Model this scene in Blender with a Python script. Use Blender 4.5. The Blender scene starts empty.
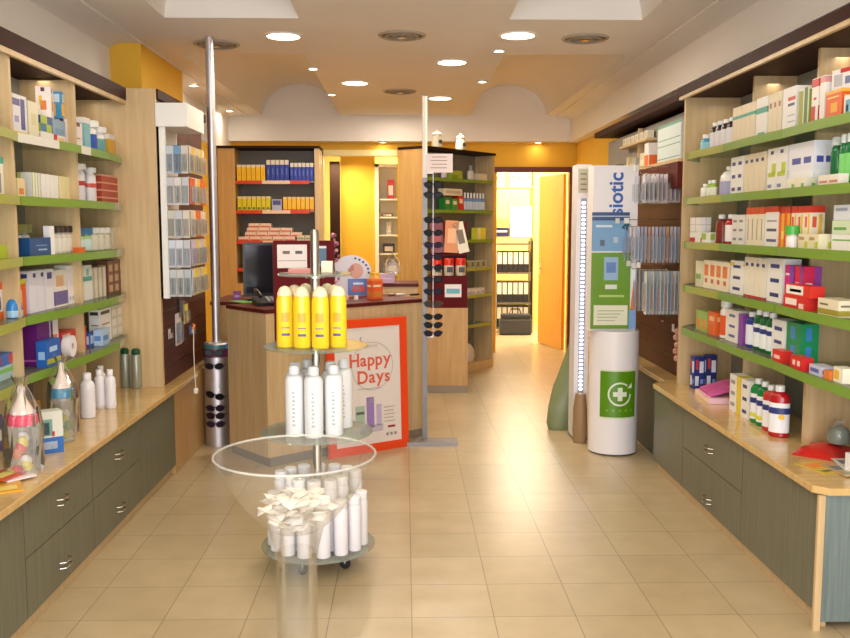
import bpy, bmesh, math, random
from mathutils import Vector, Matrix
random.seed(7)
PI = math.pi
scn = bpy.context.scene
COL = scn.collection

# ------------------------------------------------------------------ camera
CZ = 1.57
FPX = 900.0
cam_d = bpy.data.cameras.new('camera'); cam = bpy.data.objects.new('camera', cam_d); COL.objects.link(cam)
cam_d.sensor_width = 36.0; cam_d.lens = 36.0 * FPX / 850.0; cam_d.clip_start = 0.05
yaw = math.atan(20 / FPX); pit = math.atan(94 / FPX)
cam.location = (0, 0, CZ); cam.rotation_euler = (PI / 2 - pit, 0, -yaw)
scn.camera = cam
FW = Vector((math.sin(yaw) * math.cos(pit), math.cos(yaw) * math.cos(pit), -math.sin(pit)))
RT = Vector((math.cos(yaw), -math.sin(yaw), 0)); UP = RT.cross(FW)

def at(px, py, x=None, y=None, z=None):
    d = FW + RT * ((px - 425) / FPX) + UP * ((319 - py) / FPX)
    t = (z - CZ) / d.z if z is not None else (y / d.y if y is not None else x / d.x)
    return Vector((0, 0, CZ)) + d * t

# --------------------------------------------------------------- materials
def lin(v):
    v /= 255.0
    return v / 12.92 if v <= 0.04045 else ((v + 0.055) / 1.055) ** 2.4
def rgb(c): return (lin(c[0]), lin(c[1]), lin(c[2]), 1)
_m = {}
def mat(c, rough=0.45, metal=0.0, emit=0.0, spec=0.5, name=None):
    k = (c, rough, metal, emit, spec)
    if k in _m: return _m[k]
    m = bpy.data.materials.new(name or 'paint'); m.use_nodes = True
    b = m.node_tree.nodes['Principled BSDF']
    b.inputs['Base Color'].default_value = rgb(c); b.inputs['Roughness'].default_value = rough
    b.inputs['Metallic'].default_value = metal; b.inputs['Specular IOR Level'].default_value = spec
    if emit:
        b.inputs['Emission Color'].default_value = rgb(c); b.inputs['Emission Strength'].default_value = emit
    _m[k] = m
    return m

def noise_mat(name, c1, c2, scale=(1, 1, 1), nscale=6.0, rough=0.5, detail=4, bump=0.0, coat=0.0, spec=0.5):
    m = bpy.data.materials.new(name); m.use_nodes = True; nt = m.node_tree; N = nt.nodes; L = nt.links
    b = N['Principled BSDF']
    g = N.new('ShaderNodeNewGeometry'); mp = N.new('ShaderNodeMapping'); mp.inputs['Scale'].default_value = scale
    n = N.new('ShaderNodeTexNoise'); n.inputs['Scale'].default_value = nscale; n.inputs['Detail'].default_value = detail
    r = N.new('ShaderNodeValToRGB'); r.color_ramp.elements[0].color = rgb(c1); r.color_ramp.elements[1].color = rgb(c2)
    r.color_ramp.elements[0].position = 0.3; r.color_ramp.elements[1].position = 0.7
    L.new(g.outputs['Position'], mp.inputs['Vector']); L.new(mp.outputs[0], n.inputs['Vector'])
    L.new(n.outputs['Fac'], r.inputs['Fac']); L.new(r.outputs['Color'], b.inputs['Base Color'])
    b.inputs['Roughness'].default_value = rough; b.inputs['Specular IOR Level'].default_value = spec
    b.inputs['Coat Weight'].default_value = coat; b.inputs['Coat Roughness'].default_value = 0.12
    if bump:
        bp = N.new('ShaderNodeBump'); bp.inputs['Strength'].default_value = bump; bp.inputs['Distance'].default_value = 0.01
        L.new(n.outputs['Fac'], bp.inputs['Height']); L.new(bp.outputs[0], b.inputs['Normal'])
    return m

def glass_mat(name, tint=(240, 245, 240), refl=1.0, body=0.06, rough=0.03):
    """thin clear acrylic / glass sheet: mostly see-through, with a sheen at grazing angles"""
    m = bpy.data.materials.new(name); m.use_nodes = True; nt = m.node_tree; N = nt.nodes; L = nt.links
    N.remove(N['Principled BSDF']); out = N['Material Output']
    tr = N.new('ShaderNodeBsdfTransparent'); tr.inputs[0].default_value = rgb(tint)
    gl = N.new('ShaderNodeBsdfGlossy'); gl.inputs['Roughness'].default_value = rough
    df = N.new('ShaderNodeBsdfDiffuse'); df.inputs[0].default_value = rgb((245, 245, 240))
    fr = N.new('ShaderNodeFresnel'); fr.inputs['IOR'].default_value = 1.45
    mu = N.new('ShaderNodeMath'); mu.operation = 'MULTIPLY'; mu.inputs[1].default_value = refl
    L.new(fr.outputs[0], mu.inputs[0])
    m1 = N.new('ShaderNodeMixShader'); m1.inputs[0].default_value = body
    L.new(tr.outputs[0], m1.inputs[1]); L.new(df.outputs[0], m1.inputs[2])
    m2 = N.new('ShaderNodeMixShader'); L.new(mu.outputs[0], m2.inputs[0]); L.new(m1.outputs[0], m2.inputs[1]); L.new(gl.outputs[0], m2.inputs[2])
    L.new(m2.outputs[0], out.inputs['Surface'])
    return m

M = {}
M['ceil'] = noise_mat('ceiling_paint', (236, 230, 222), (241, 236, 229), nscale=1.0, rough=0.75)
M['wall'] = noise_mat('wall_paint', (210, 203, 196), (217, 210, 203), nscale=1.5, rough=0.8)
M['yellow'] = noise_mat('yellow_wall_paint', (232, 178, 48), (238, 188, 58), nscale=1.5, rough=0.7)
M['beech'] = noise_mat('pale_beech_laminate', (194, 164, 118), (210, 182, 138), scale=(9, 9, 0.6), nscale=4, rough=0.4)
M['beech2'] = noise_mat('tan_beech_laminate', (190, 148, 88), (206, 166, 106), scale=(9, 9, 0.6), nscale=4, rough=0.4)
M['worktop'] = noise_mat('worktop_laminate', (196, 160, 100), (214, 180, 120), scale=(1, 7, 1), nscale=5, rough=0.22, coat=0.4)
M['green'] = noise_mat('grey_green_wood_front', (96, 96, 78), (112, 112, 94), scale=(12, 12, 0.5), nscale=5, rough=0.42)
M['blue'] = noise_mat('blue_green_wood_end', (98, 112, 112), (122, 136, 132), scale=(12, 12, 0.5), nscale=5, rough=0.42)
M['maroon'] = noise_mat('maroon_board', (78, 20, 16), (94, 28, 22), scale=(6, 2, 2), nscale=4, rough=0.45, spec=0.2)
M['dkm'] = noise_mat('dark_maroon_canopy', (46, 16, 11), (60, 24, 16), scale=(6, 2, 2), nscale=4, rough=0.55, spec=0.12)
M['slat'] = noise_mat('dark_wood_slatwall', (66, 32, 28), (86, 44, 38), scale=(1, 1, 8), nscale=4, rough=0.45, spec=.25)
M['backp'] = noise_mat('grey_back_panel', (132, 130, 122), (146, 142, 134), nscale=3, rough=0.6)
M['glass'] = glass_mat('shelf_glass', (226, 240, 228), 0.6, 0.10)
M['acryl'] = glass_mat('clear_acrylic', (251, 251, 249), 0.32, 0.055)
M['acryl_edge'] = glass_mat('acrylic_edge', (248, 246, 236), 0.6, 0.32)
M['acryl2'] = glass_mat('clear_acrylic_tube', (251, 251, 249), 0.42, 0.02)
M['bag'] = glass_mat('clear_film', (246, 248, 248), 0.5, 0.14, 0.12)
M['film'] = glass_mat('cellophane', (252, 252, 252), 0.9, 0.035, 0.08)
M['chrome'] = mat((200, 196, 190), 0.18, 1.0, name='chrome')
M['steel'] = mat((206, 203, 207), 0.42, 0.9, name='brushed_steel')
M['alu'] = mat((150, 145, 140), 0.4, 0.8, name='grey_metal')
M['white'] = mat((236, 234, 230), 0.4, name='white_plastic')
M['black'] = mat((22, 22, 24), 0.35, name='black_plastic')
M['strip'] = mat((114, 150, 52), 0.35, name='green_price_strip')
M['strip2'] = mat((160, 165, 75), 0.3, name='olive_price_strip')
M['strip3'] = mat((216, 216, 206), 0.35, name='white_price_strip')
M['dark'] = mat((44, 26, 18), 0.6, spec=.12, name='dark_wood')
M['lamp'] = mat((255, 238, 205), 0.5, emit=14.0, name='lamp_glow')
M['led'] = mat((235, 242, 255), 0.5, emit=5.0, name='led_glow')
M['porc'] = mat((238, 230, 205), 0.2, name='porcelain')

def floor_mat():
    m = bpy.data.materials.new('floor_tiles'); m.use_nodes = True; nt = m.node_tree; N = nt.nodes; L = nt.links
    b = N['Principled BSDF']
    g = N.new('ShaderNodeNewGeometry'); mp = N.new('ShaderNodeMapping'); mp.inputs['Location'].default_value = (-0.024, -3.475 + 0.331 * 11, 0)
    br = N.new('ShaderNodeTexBrick'); br.offset = 0; br.inputs['Scale'].default_value = 1
    br.inputs['Brick Width'].default_value = 0.331; br.inputs['Row Height'].default_value = 0.331
    br.inputs['Mortar Size'].default_value = 0.0022; br.inputs['Mortar Smooth'].default_value = 0.2
    br.inputs['Color1'].default_value = rgb((190, 170, 134)); br.inputs['Color2'].default_value = rgb((182, 162, 126)); br.inputs['Mortar'].default_value = rgb((134, 116, 90))
    n = N.new('ShaderNodeTexNoise'); n.inputs['Scale'].default_value = 7; n.inputs['Detail'].default_value = 5
    mx = N.new('ShaderNodeMix'); mx.data_type = 'RGBA'; mx.blend_type = 'MULTIPLY'; mx.inputs['Factor'].default_value = 0.5
    r = N.new('ShaderNodeValToRGB'); r.color_ramp.elements[0].color = (0.80, 0.78, 0.74, 1); r.color_ramp.elements[1].color = (1, 1, 1, 1)
    r.color_ramp.elements[0].position = 0.3; r.color_ramp.elements[1].position = 0.65
    L.new(g.outputs['Position'], mp.inputs['Vector']); L.new(mp.outputs[0], br.inputs['Vector']); L.new(g.outputs['Position'], n.inputs['Vector'])
    L.new(n.outputs['Fac'], r.inputs['Fac']); L.new(br.outputs['Color'], mx.inputs['A']); L.new(r.outputs['Color'], mx.inputs['B'])
    L.new(mx.outputs['Result'], b.inputs['Base Color'])
    b.inputs['Roughness'].default_value = 0.3; b.inputs['Specular IOR Level'].default_value = 0.6
    bp = N.new('ShaderNodeBump'); bp.inputs['Strength'].default_value = 0.12; bp.inputs['Distance'].default_value = 0.004
    n2 = N.new('ShaderNodeTexNoise'); n2.inputs['Scale'].default_value = 26; n2.inputs['Detail'].default_value = 3
    L.new(g.outputs['Position'], n2.inputs['Vector'])
    L.new(n2.outputs['Fac'], bp.inputs['Height']); L.new(bp.outputs[0], b.inputs['Normal'])
    return m
M['floor'] = floor_mat()

# ------------------------------------------------------------ mesh builder
class MB:
    def __init__(s): s.v = []; s.f = []; s.mi = []; s.m = []; s.sm = []
    def _m(s, m):
        if m not in s.m: s.m.append(m)
        return s.m.index(m)
    def add(s, vs, fs, m, smooth=False, T=None):
        o = len(s.v)
        s.v += [tuple(T @ Vector(v)) if T else tuple(v) for v in vs]
        k = s._m(m)
        for f in fs: s.f.append([o + i for i in f]); s.mi.append(k); s.sm.append(smooth)
        return s
    def box(s, x0, x1, y0, y1, z0, z1, m, T=None):
        x0, x1 = min(x0, x1), max(x0, x1); y0, y1 = min(y0, y1), max(y0, y1); z0, z1 = min(z0, z1), max(z0, z1)
        vs = [(x0, y0, z0), (x1, y0, z0), (x1, y1, z0), (x0, y1, z0), (x0, y0, z1), (x1, y0, z1), (x1, y1, z1), (x0, y1, z1)]
        return s.add(vs, [(0, 3, 2, 1), (4, 5, 6, 7), (0, 1, 5, 4), (1, 2, 6, 5), (2, 3, 7, 6), (3, 0, 4, 7)], m, T=T)
    def quad(s, a, b, c, d, m, T=None): return s.add([a, b, c, d], [(0, 1, 2, 3)], m, T=T)
    def lathe(s, prof, m, n=20, T=None, sx=1, sy=1, cap=True, smooth=True):
        vs = []; fs = []
        for r, z in prof:
            for i in range(n):
                a = 2 * PI * i / n; vs.append((r * math.cos(a) * sx, r * math.sin(a) * sy, z))
        for j in range(len(prof) - 1):
            for i in range(n):
                k = (i + 1) % n; fs.append((j * n + i, j * n + k, (j + 1) * n + k, (j + 1) * n + i))
        if cap:
            fs.append(tuple(reversed(range(n)))); fs.append(tuple(range((len(prof) - 1) * n, len(prof) * n)))
        return s.add(vs, fs, m, smooth, T)
    def tube(s, pts, r, m, n=8, T=None, closed=False):
        pts = [Vector(p) for p in pts]; vs = []; fs = []; N = len(pts)
        for i, p in enumerate(pts):
            if closed: t = pts[(i + 1) % N] - pts[i - 1]
            else: t = pts[min(i + 1, N - 1)] - pts[max(i - 1, 0)]
            t.normalize(); a = Vector((0, 0, 1)) if abs(t.z) < 0.9 else Vector((1, 0, 0))
            u = t.cross(a).normalized(); w = t.cross(u)
            for k in range(n):
                q = 2 * PI * k / n; vs.append(p + u * (r * math.cos(q)) + w * (r * math.sin(q)))
        for i in range(N if closed else N - 1):
            j = (i + 1) % N
            for k in range(n):
                l = (k + 1) % n; fs.append((i * n + k, i * n + l, j * n + l, j * n + k))
        if not closed: fs.append(tuple(range(n))); fs.append(tuple(reversed(range((N - 1) * n, N * n))))
        return s.add(vs, fs, m, True, T)
    def prism(s, outline, z0, z1, m, T=None, smooth=False):
        n = len(outline); vs = [(x, y, z0) for x, y in outline] + [(x, y, z1) for x, y in outline]
        fs = [tuple(reversed(range(n))), tuple(range(n, 2 * n))] + [(i, (i + 1) % n, n + (i + 1) % n, n + i) for i in range(n)]
        return s.add(vs, fs, m, smooth, T)
    def mesh(s, name, angle=0.6):
        me = bpy.data.meshes.new(name); me.from_pydata(s.v, [], s.f)
        for m in s.m: me.materials.append(m)
        me.polygons.foreach_set('material_index', s.mi); me.polygons.foreach_set('use_smooth', s.sm)
        me.update()
        bm = bmesh.new(); bm.from_mesh(me); bmesh.ops.recalc_face_normals(bm, faces=[f for f in bm.faces]); bm.to_mesh(me); bm.free()
        if any(s.sm): me.set_sharp_from_angle(angle=angle)
        return me
    def build(s, name, parent=None, loc=(0, 0, 0), rz=0, bevel=0):
        o = bpy.data.objects.new(name, s.mesh(name)); COL.objects.link(o); o.location = loc; o.rotation_euler = (0, 0, rz)
        if parent: o.parent = parent
        if bevel:
            b = o.modifiers.new('bevel', 'BEVEL'); b.width = bevel; b.segments = 2; b.limit_method = 'ANGLE'
        return o

def tag(o, label, cat, group=None):
    o['label'] = label; o['category'] = cat
    if group: o['group'] = group
    return o
def struct(o): o['kind'] = 'structure'; return o
def empty(name, label, cat, loc=(0, 0, 0), rz=0, group=None):
    o = bpy.data.objects.new(name, None); COL.objects.link(o); o.location = loc; o.rotation_euler = (0, 0, rz); o.empty_display_size = 0.05
    return tag(o, label, cat, group)
def rebase(t, x, y, z=0.0):
    t.location = (x, y, z)
    for c in t.children: c.location = (c.location.x - x, c.location.y - y, c.location.z - z)
def raw_empty(name):
    o = bpy.data.objects.new(name, None); COL.objects.link(o); o.empty_display_size = 0.05; return o
def copy_tree(o, parent=None):
    c = o.copy(); COL.objects.link(c)
    if parent: c.parent = parent
    for ch in o.children: copy_tree(ch, c)
    return c
_lib = {}
def inst(key, maker):
    """first use returns the built thing, later uses a copy of it and of its parts"""
    if key not in _lib: _lib[key] = maker(); return _lib[key]
    return copy_tree(_lib[key])

def text_geo(mb, body, size, m, T, align='CENTER', ext=0.0006, bold=0.0, spacing=1.0):
    cu = bpy.data.curves.new('t', 'FONT'); cu.body = body; cu.size = size; cu.align_x = align; cu.align_y = 'CENTER'; cu.extrude = ext; cu.offset = bold; cu.space_character = spacing
    ob = bpy.data.objects.new('t', cu); COL.objects.link(ob); dg = bpy.context.evaluated_depsgraph_get(); dg.update()
    me = bpy.data.meshes.new_from_object(ob.evaluated_get(dg))
    mb.add([v.co[:] for v in me.vertices], [tuple(p.vertices) for p in me.polygons], m, T=T)
    bpy.data.objects.remove(ob); bpy.data.curves.remove(cu); bpy.data.meshes.remove(me)
# frame for lettering on a face looking along -y: x right, z up
FACE = Matrix(((1, 0, 0, 0), (0, 0, 1, 0), (0, 1, 0, 0), (0, 0, 0, 1)))
FACE = Matrix(((1, 0, 0, 0), (0, 0, -1, 0), (0, 1, 0, 0), (0, 0, 0, 1)))
def TR(x, y, z): return Matrix.Translation((x, y, z))
def RZ(a): return Matrix.Rotation(a, 4, 'Z')
def RX(a): return Matrix.Rotation(a, 4, 'X')
def RY(a): return Matrix.Rotation(a, 4, 'Y')

# ------------------------------------------------------------ product kinds
def carton_mesh(w, d, h, body, marks, rough=0.4):
    mb = MB(); mb.box(-w / 2, w / 2, -d / 2, d / 2, 0, h, mat(body, rough))
    e = 0.0007
    for fc, u0, v0, u1, v1, c in marks:
        mm = mat(c, rough)
        for k in fc:
            if k == 'f': x0, x1 = -w / 2 + u0 * w, -w / 2 + u1 * w; mb.box(x0, x1, -d / 2 - e, -d / 2 + e, v0 * h, v1 * h, mm)
            elif k == 'l': y0, y1 = d / 2 - u0 * d, d / 2 - u1 * d; mb.box(-w / 2 - e, -w / 2 + e, y0, y1, v0 * h, v1 * h, mm)
            elif k == 'r': y0, y1 = -d / 2 + u0 * d, -d / 2 + u1 * d; mb.box(w / 2 - e, w / 2 + e, y0, y1, v0 * h, v1 * h, mm)
            elif k == 't': mb.box(-w / 2 + u0 * w, -w / 2 + u1 * w, -d / 2 + v0 * d, -d / 2 + v1 * d, h - e, h + e, mm)
    return mb.mesh('carton')
def mk_carton(w, d, h, body, marks, name='carton', rough=0.4):
    me = carton_mesh(w, d, h, body, marks, rough); me.name = name
    o = bpy.data.objects.new(name, me); COL.objects.link(o); return o

def lab_band(r, z0, z1, c, sx=1, sy=1):
    mb = MB(); mb.lathe([(r + 0.0009, z0), (r + 0.0009, z1)], mat(c, 0.4), 20, sx=sx, sy=sy, cap=False); return mb
def mk_bottle(r, h, body, cap=(240, 240, 236), label=None, band=None, name='bottle', neck=0.4, capf=0.16, flat=0.72, rough=0.2, shoulder=0.12, dome=False):
    o = raw_empty(name); hb = h * (1 - capf); sh = h * shoulder
    mb = MB()
    prof = [(r * 0.9, 0), (r, 0.004), (r, hb - sh), (r * 0.93, hb - sh * 0.6), (r * 0.7, hb - sh * 0.2), (r * neck, hb), (r * neck, hb + 0.004)]
    mb.lathe(prof, mat(body, rough), 20, sy=flat); mb.build('bottle_body', o)
    c = MB(); rc = r * neck * 1.15
    if dome: c.lathe([(rc, hb), (rc, h * 0.94), (rc * 0.8, h * 0.975), (rc * 0.4, h)], mat(cap, 0.35), 16)
    else: c.lathe([(rc, hb + 0.001), (rc, h - 0.004), (rc * 0.9, h)], mat(cap, 0.35), 16)
    c.build('cap', o)
    if label:
        l = lab_band(r, (hb - sh) * 0.12, (hb - sh) * 0.88, label, sy=flat)
        if band: l.lathe([(r + 0.0018, (hb - sh) * 0.6), (r + 0.0018, (hb - sh) * 0.76)], mat(band, 0.4), 20, sy=flat, cap=False)
        l.build('bottle_label', o)
    return o
def mk_tube(w, h, body, cap, band=None):
    o = raw_empty('tube'); n = 12; mb = MB(); vs = []; fs = []
    lv = [(0.0, 0.5, 0.34), (0.55, 0.5, 0.24), (1.0, 0.52, 0.03)]
    for t, a, b in lv:
        for i in range(n):
            q = 2 * PI * i / n; vs.append((w * a * math.cos(q), w * b * math.sin(q), h * (0.14 + 0.86 * t)))
    for j in range(2):
        for i in range(n): k = (i + 1) % n; fs.append((j * n + i, j * n + k, (j + 1) * n + k, (j + 1) * n + i))
    fs.append(tuple(range(2 * n, 3 * n))); fs.append(tuple(reversed(range(n))))
    mb.add(vs, fs, mat(body, 0.3), True); mb.build('tube_body', o)
    MB().lathe([(w * 0.36, 0), (w * 0.36, h * 0.14)], mat(cap, 0.3), 14).build('cap', o)
    return o

ALL = []
def place(o, x, y, z, rz, label, cat, group=None):
    o.location = (x, y, z); o.rotation_euler = (0, 0, rz); tag(o, label, cat, group); return o

# ------------------------------------------------------------------- shell
CE = 2.86
XL, XR = -2.02, 2.10
YB = 11.0
mb = MB(); mb.box(-3.2, 3.2, -1.6, 14.5, -0.05, 0, M['floor']); struct(mb.build('floor'))

def ceiling():
    mb = MB(); m = M['ceil']
    xa, xb = 0.66, 1.50; va, vb = 2.4, 5.83
    wa, wb = 0.76, 1.68; ua, ub = 7.0, 10.85
    ys = [-1.5, va, vb, ua, ub]
    xl, xr = -1.86, 1.80
    def q(x0, x1, y0, y1): mb.box(x0, x1, y0, y1, CE, CE + 0.03, m)
    q(xl, xr, ys[0], va); q(xl, xr, vb, ua)
    for x0, x1 in ((xl, -xb), (-xa, xa), (xb, xr)): q(x0, x1, va, vb)
    for x0, x1 in ((xl, -wb), (-wa, wa), (wb, xr)): q(x0, x1, ua, ub)
    n = 20
    for a, b, y0, y1, rise in ((xa, xb, va, vb, 0.40), (-xb, -xa, va, vb, 0.40), (wa, wb, ua, ub, 0.36), (-wb, -wa, ua, ub, 0.36)):
        c = (a + b) / 2; rx = (b - a) / 2; pts = []
        for i in range(n + 1):
            t = PI * i / n; pts.append((c - rx * math.cos(t), CE + rise * math.sin(t)))
        vs = [(x, y0, z) for x, z in pts] + [(x, y1, z) for x, z in pts]
        mb.add(vs, [(i, i + 1, n + 2 + i, n + 1 + i) for i in range(n)], m, True)
        mb.add([(x, y0, z) for x, z in pts], [tuple(range(n + 1))], m)
        mb.add([(x, y1 - .004, z) for x, z in pts], [tuple(range(n + 1))], m)
    # small coves down both long sides and the boxed-in soffits above the shelving
    for s, x in ((-1, xl), (1, xr)):
        w = (XL if s < 0 else XR); k = -2.08 if s < 0 else 1.97
        pr = [(x, CE + .002), (x, CE - 0.012), (k - s * .05, CE - 0.016), (k, CE - 0.05), (k, 2.39 if s < 0 else 2.55), (k + s * .16, 2.39 if s < 0 else 2.55), (k + s * .16, CE + .03), (x, CE + .03)]
        nn = len(pr); vs = [(a, -1.5, b) for a, b in pr] + [(a, 11.0, b) for a, b in pr]
        mb.add(vs, [(i, (i + 1) % nn, nn + (i + 1) % nn, nn + i) for i in range(nn)] + [tuple(range(nn)), tuple(range(nn, 2 * nn))], m)
    return struct(mb.build('ceiling'))
ceiling()
mb = MB(); mb.box(XL - .1, XL, -1.5, 11.0, 0, 2.42, M['wall']); struct(mb.build('wall_left'))
mb = MB(); mb.box(XR, XR + .1, -1.5, 11.0, 0, 2.60, M['wall']); struct(mb.build('wall_right'))
mb = MB(); mb.box(XR - .02, XR, 8.3, 11.0, 0, 2.549, M['yellow']); struct(mb.build('trim_6'))
# front of the shop, behind the camera: shop window and doorway
mb = MB(); w = M['wall']
mb.box(XL, XR, -1.6, -1.5, 0, 0.25, w); mb.box(XL, XR, -1.6, -1.5, 2.55, CE + .03, w)
mb.box(XL - .1, XL + 0.15, -1.6, -1.5, 0.25, 2.55, w); mb.box(XR - 0.15, XR + .1, -1.6, -1.5, 0.25, 2.55, w)
struct(mb.build('wall_front'))
mb = MB()
for x in (-1.87, -0.6, 0.65, 1.95): mb.box(x - .025, x + .025, -1.58, -1.52, 0.25, 2.55, M['alu'])
struct(mb.build('window_1'))
# end wall: white band under the vaults, yellow below, two openings
mb = MB(); W = M['ceil']
mb.box(XL - .1, XR + .1, YB - .15, YB + 0.12, 2.56, 3.32, W)
struct(mb.build('trim_1'))
mb = MB(); Yl = M['yellow']
mb.box(XL - .1, -1.02, YB + .03, YB + .12, 0, 2.56, Yl)
mb.box(-1.02, -0.09, YB + .03, YB + .12, 2.45, 2.56, Yl)
mb.box(-0.09, 1.12, YB + .03, YB + .12, 0, 2.56, Yl)
mb.box(1.12, 2.0, YB + .03, YB + .12, 2.26, 2.56, Yl)
mb.box(2.0, XR + .1, YB + .03, YB + .12, 0, 2.56, Yl)
struct(mb.build('wall_back'))
mb = MB(); dk = mat((104, 40, 26), 0.4, name='red_brown_door_frame')
mb.box(1.08, 2.08, YB, YB + .03, 2.205, 2.27, dk); mb.box(2.0, 2.07, YB, YB + .03, 0, 2.205, dk)
struct(mb.build('trim_2'))
# tall yellow boxing on the left above the cupboards
mb = MB(); mb.box(-2.09, -1.862, 6.56, 7.75, 2.40, 2.846, M['yellow'])
struct(mb.build('trim_3'))
mb = MB(); mb.box(XL, -1.98, 7.2, 11.0, 0, 2.385, M['yellow']); struct(mb.build('trim_4'))

# rooms behind
mb = MB(); mb.box(-3.2, 3.2, 14.4, 14.5, 0, 3.0, mat((246, 214, 120), .7)); struct(mb.build('wall_rear_room'))
mb = MB(); mb.box(-3.2, -3.1, 11.12, 14.4, 0, 3.0, M['wall']); struct(mb.build('wall_rear_left'))
mb = MB(); mb.box(3.1, 3.2, 11.12, 14.4, 0, 3.0, mat((250, 240, 210), .7)); struct(mb.build('wall_rear_right'))
mb = MB(); mb.box(-3.2, 3.2, 11.12, 14.5, 3.0, 3.05, M['wall']); struct(mb.build('ceiling_rear'))
mb = MB(); mb.box(0.62, 0.72, 11.12, 14.4, 0, 3.0, mat((244, 226, 170), .7)); struct(mb.build('wall_rear_middle'))
# yellow screen wall and white niche seen through the left opening
mb = MB(); mb.box(-0.86, -0.40, 12.2, 12.3, 0, 2.62, M['yellow']); mb.box(-0.96, -0.04, 12.2, 12.3, 2.50, 2.62, M['yellow'])
struct(mb.build('wall_passage'))
mb = MB(); mb.box(-1.02, -0.09, YB, YB + .13, 2.40, 2.47, mat((240, 222, 160), .6)); mb.box(-1.05, -0.98, YB, YB + .13, 0, 2.47, mat((244, 232, 180), .6)); struct(mb.build('trim_5'))
mb = MB(); mb.box(-0.99, -0.86, 12.0, 12.1, 0, 2.4, M['dark']); tag(mb.build('door_panel'), 'dark brown narrow panel in the passage beside the bright yellow wall', 'panel')
# white niche with shelves
t = empty('niche_shelving', 'white lit niche shelving beyond the passage opening', 'shelving', (-0.22, 12.2, 0))
mb = MB(); wm = mat((245, 240, 225), .5)
mb.box(-.18, -.13, -.05, .35, 0, 2.38, wm); mb.box(.40, .45, -.05, .35, 0, 2.38, wm); mb.box(-.18, .45, .33, .36, 0, 2.38, wm); mb.box(-.18, .45, -.05, .35, 2.34, 2.38, wm); mb.build('carcass', t)
for z in (1.90, 1.66, 1.42, 1.17, 0.9): MB().box(-.13, .40, -.03, .33, z, z + .02, wm).build('shelf', t)
nx = -0.22
for (dx, z, w_, h_, c_, ds, ct) in ((0.03, 1.92, .09, .26, (205, 50, 50), 'red upright box on the topmost lit niche shelf', 'box'),
        (-0.02, 1.68, .16, .05, (120, 95, 85), 'small brown low box on the second lit niche shelf', 'box'),
        (0.0, 1.44, .07, .17, (205, 205, 200), 'pale grey carton on the middle lit niche shelf', 'box'),
        (0.0, 1.19, .16, .13, (60, 60, 64), 'dark grey box on the fourth lit niche shelf', 'box'),
        (0.03, 0.92, .20, .14, (170, 160, 190), 'lilac box on the lowest lit niche shelf', 'box')):
    place(mk_carton(w_, .12, h_, c_, [('f', .15, .2, .85, .7, (235, 230, 225))], 'box'), nx + dx, 12.34, z, 0, ds, ct)

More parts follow.
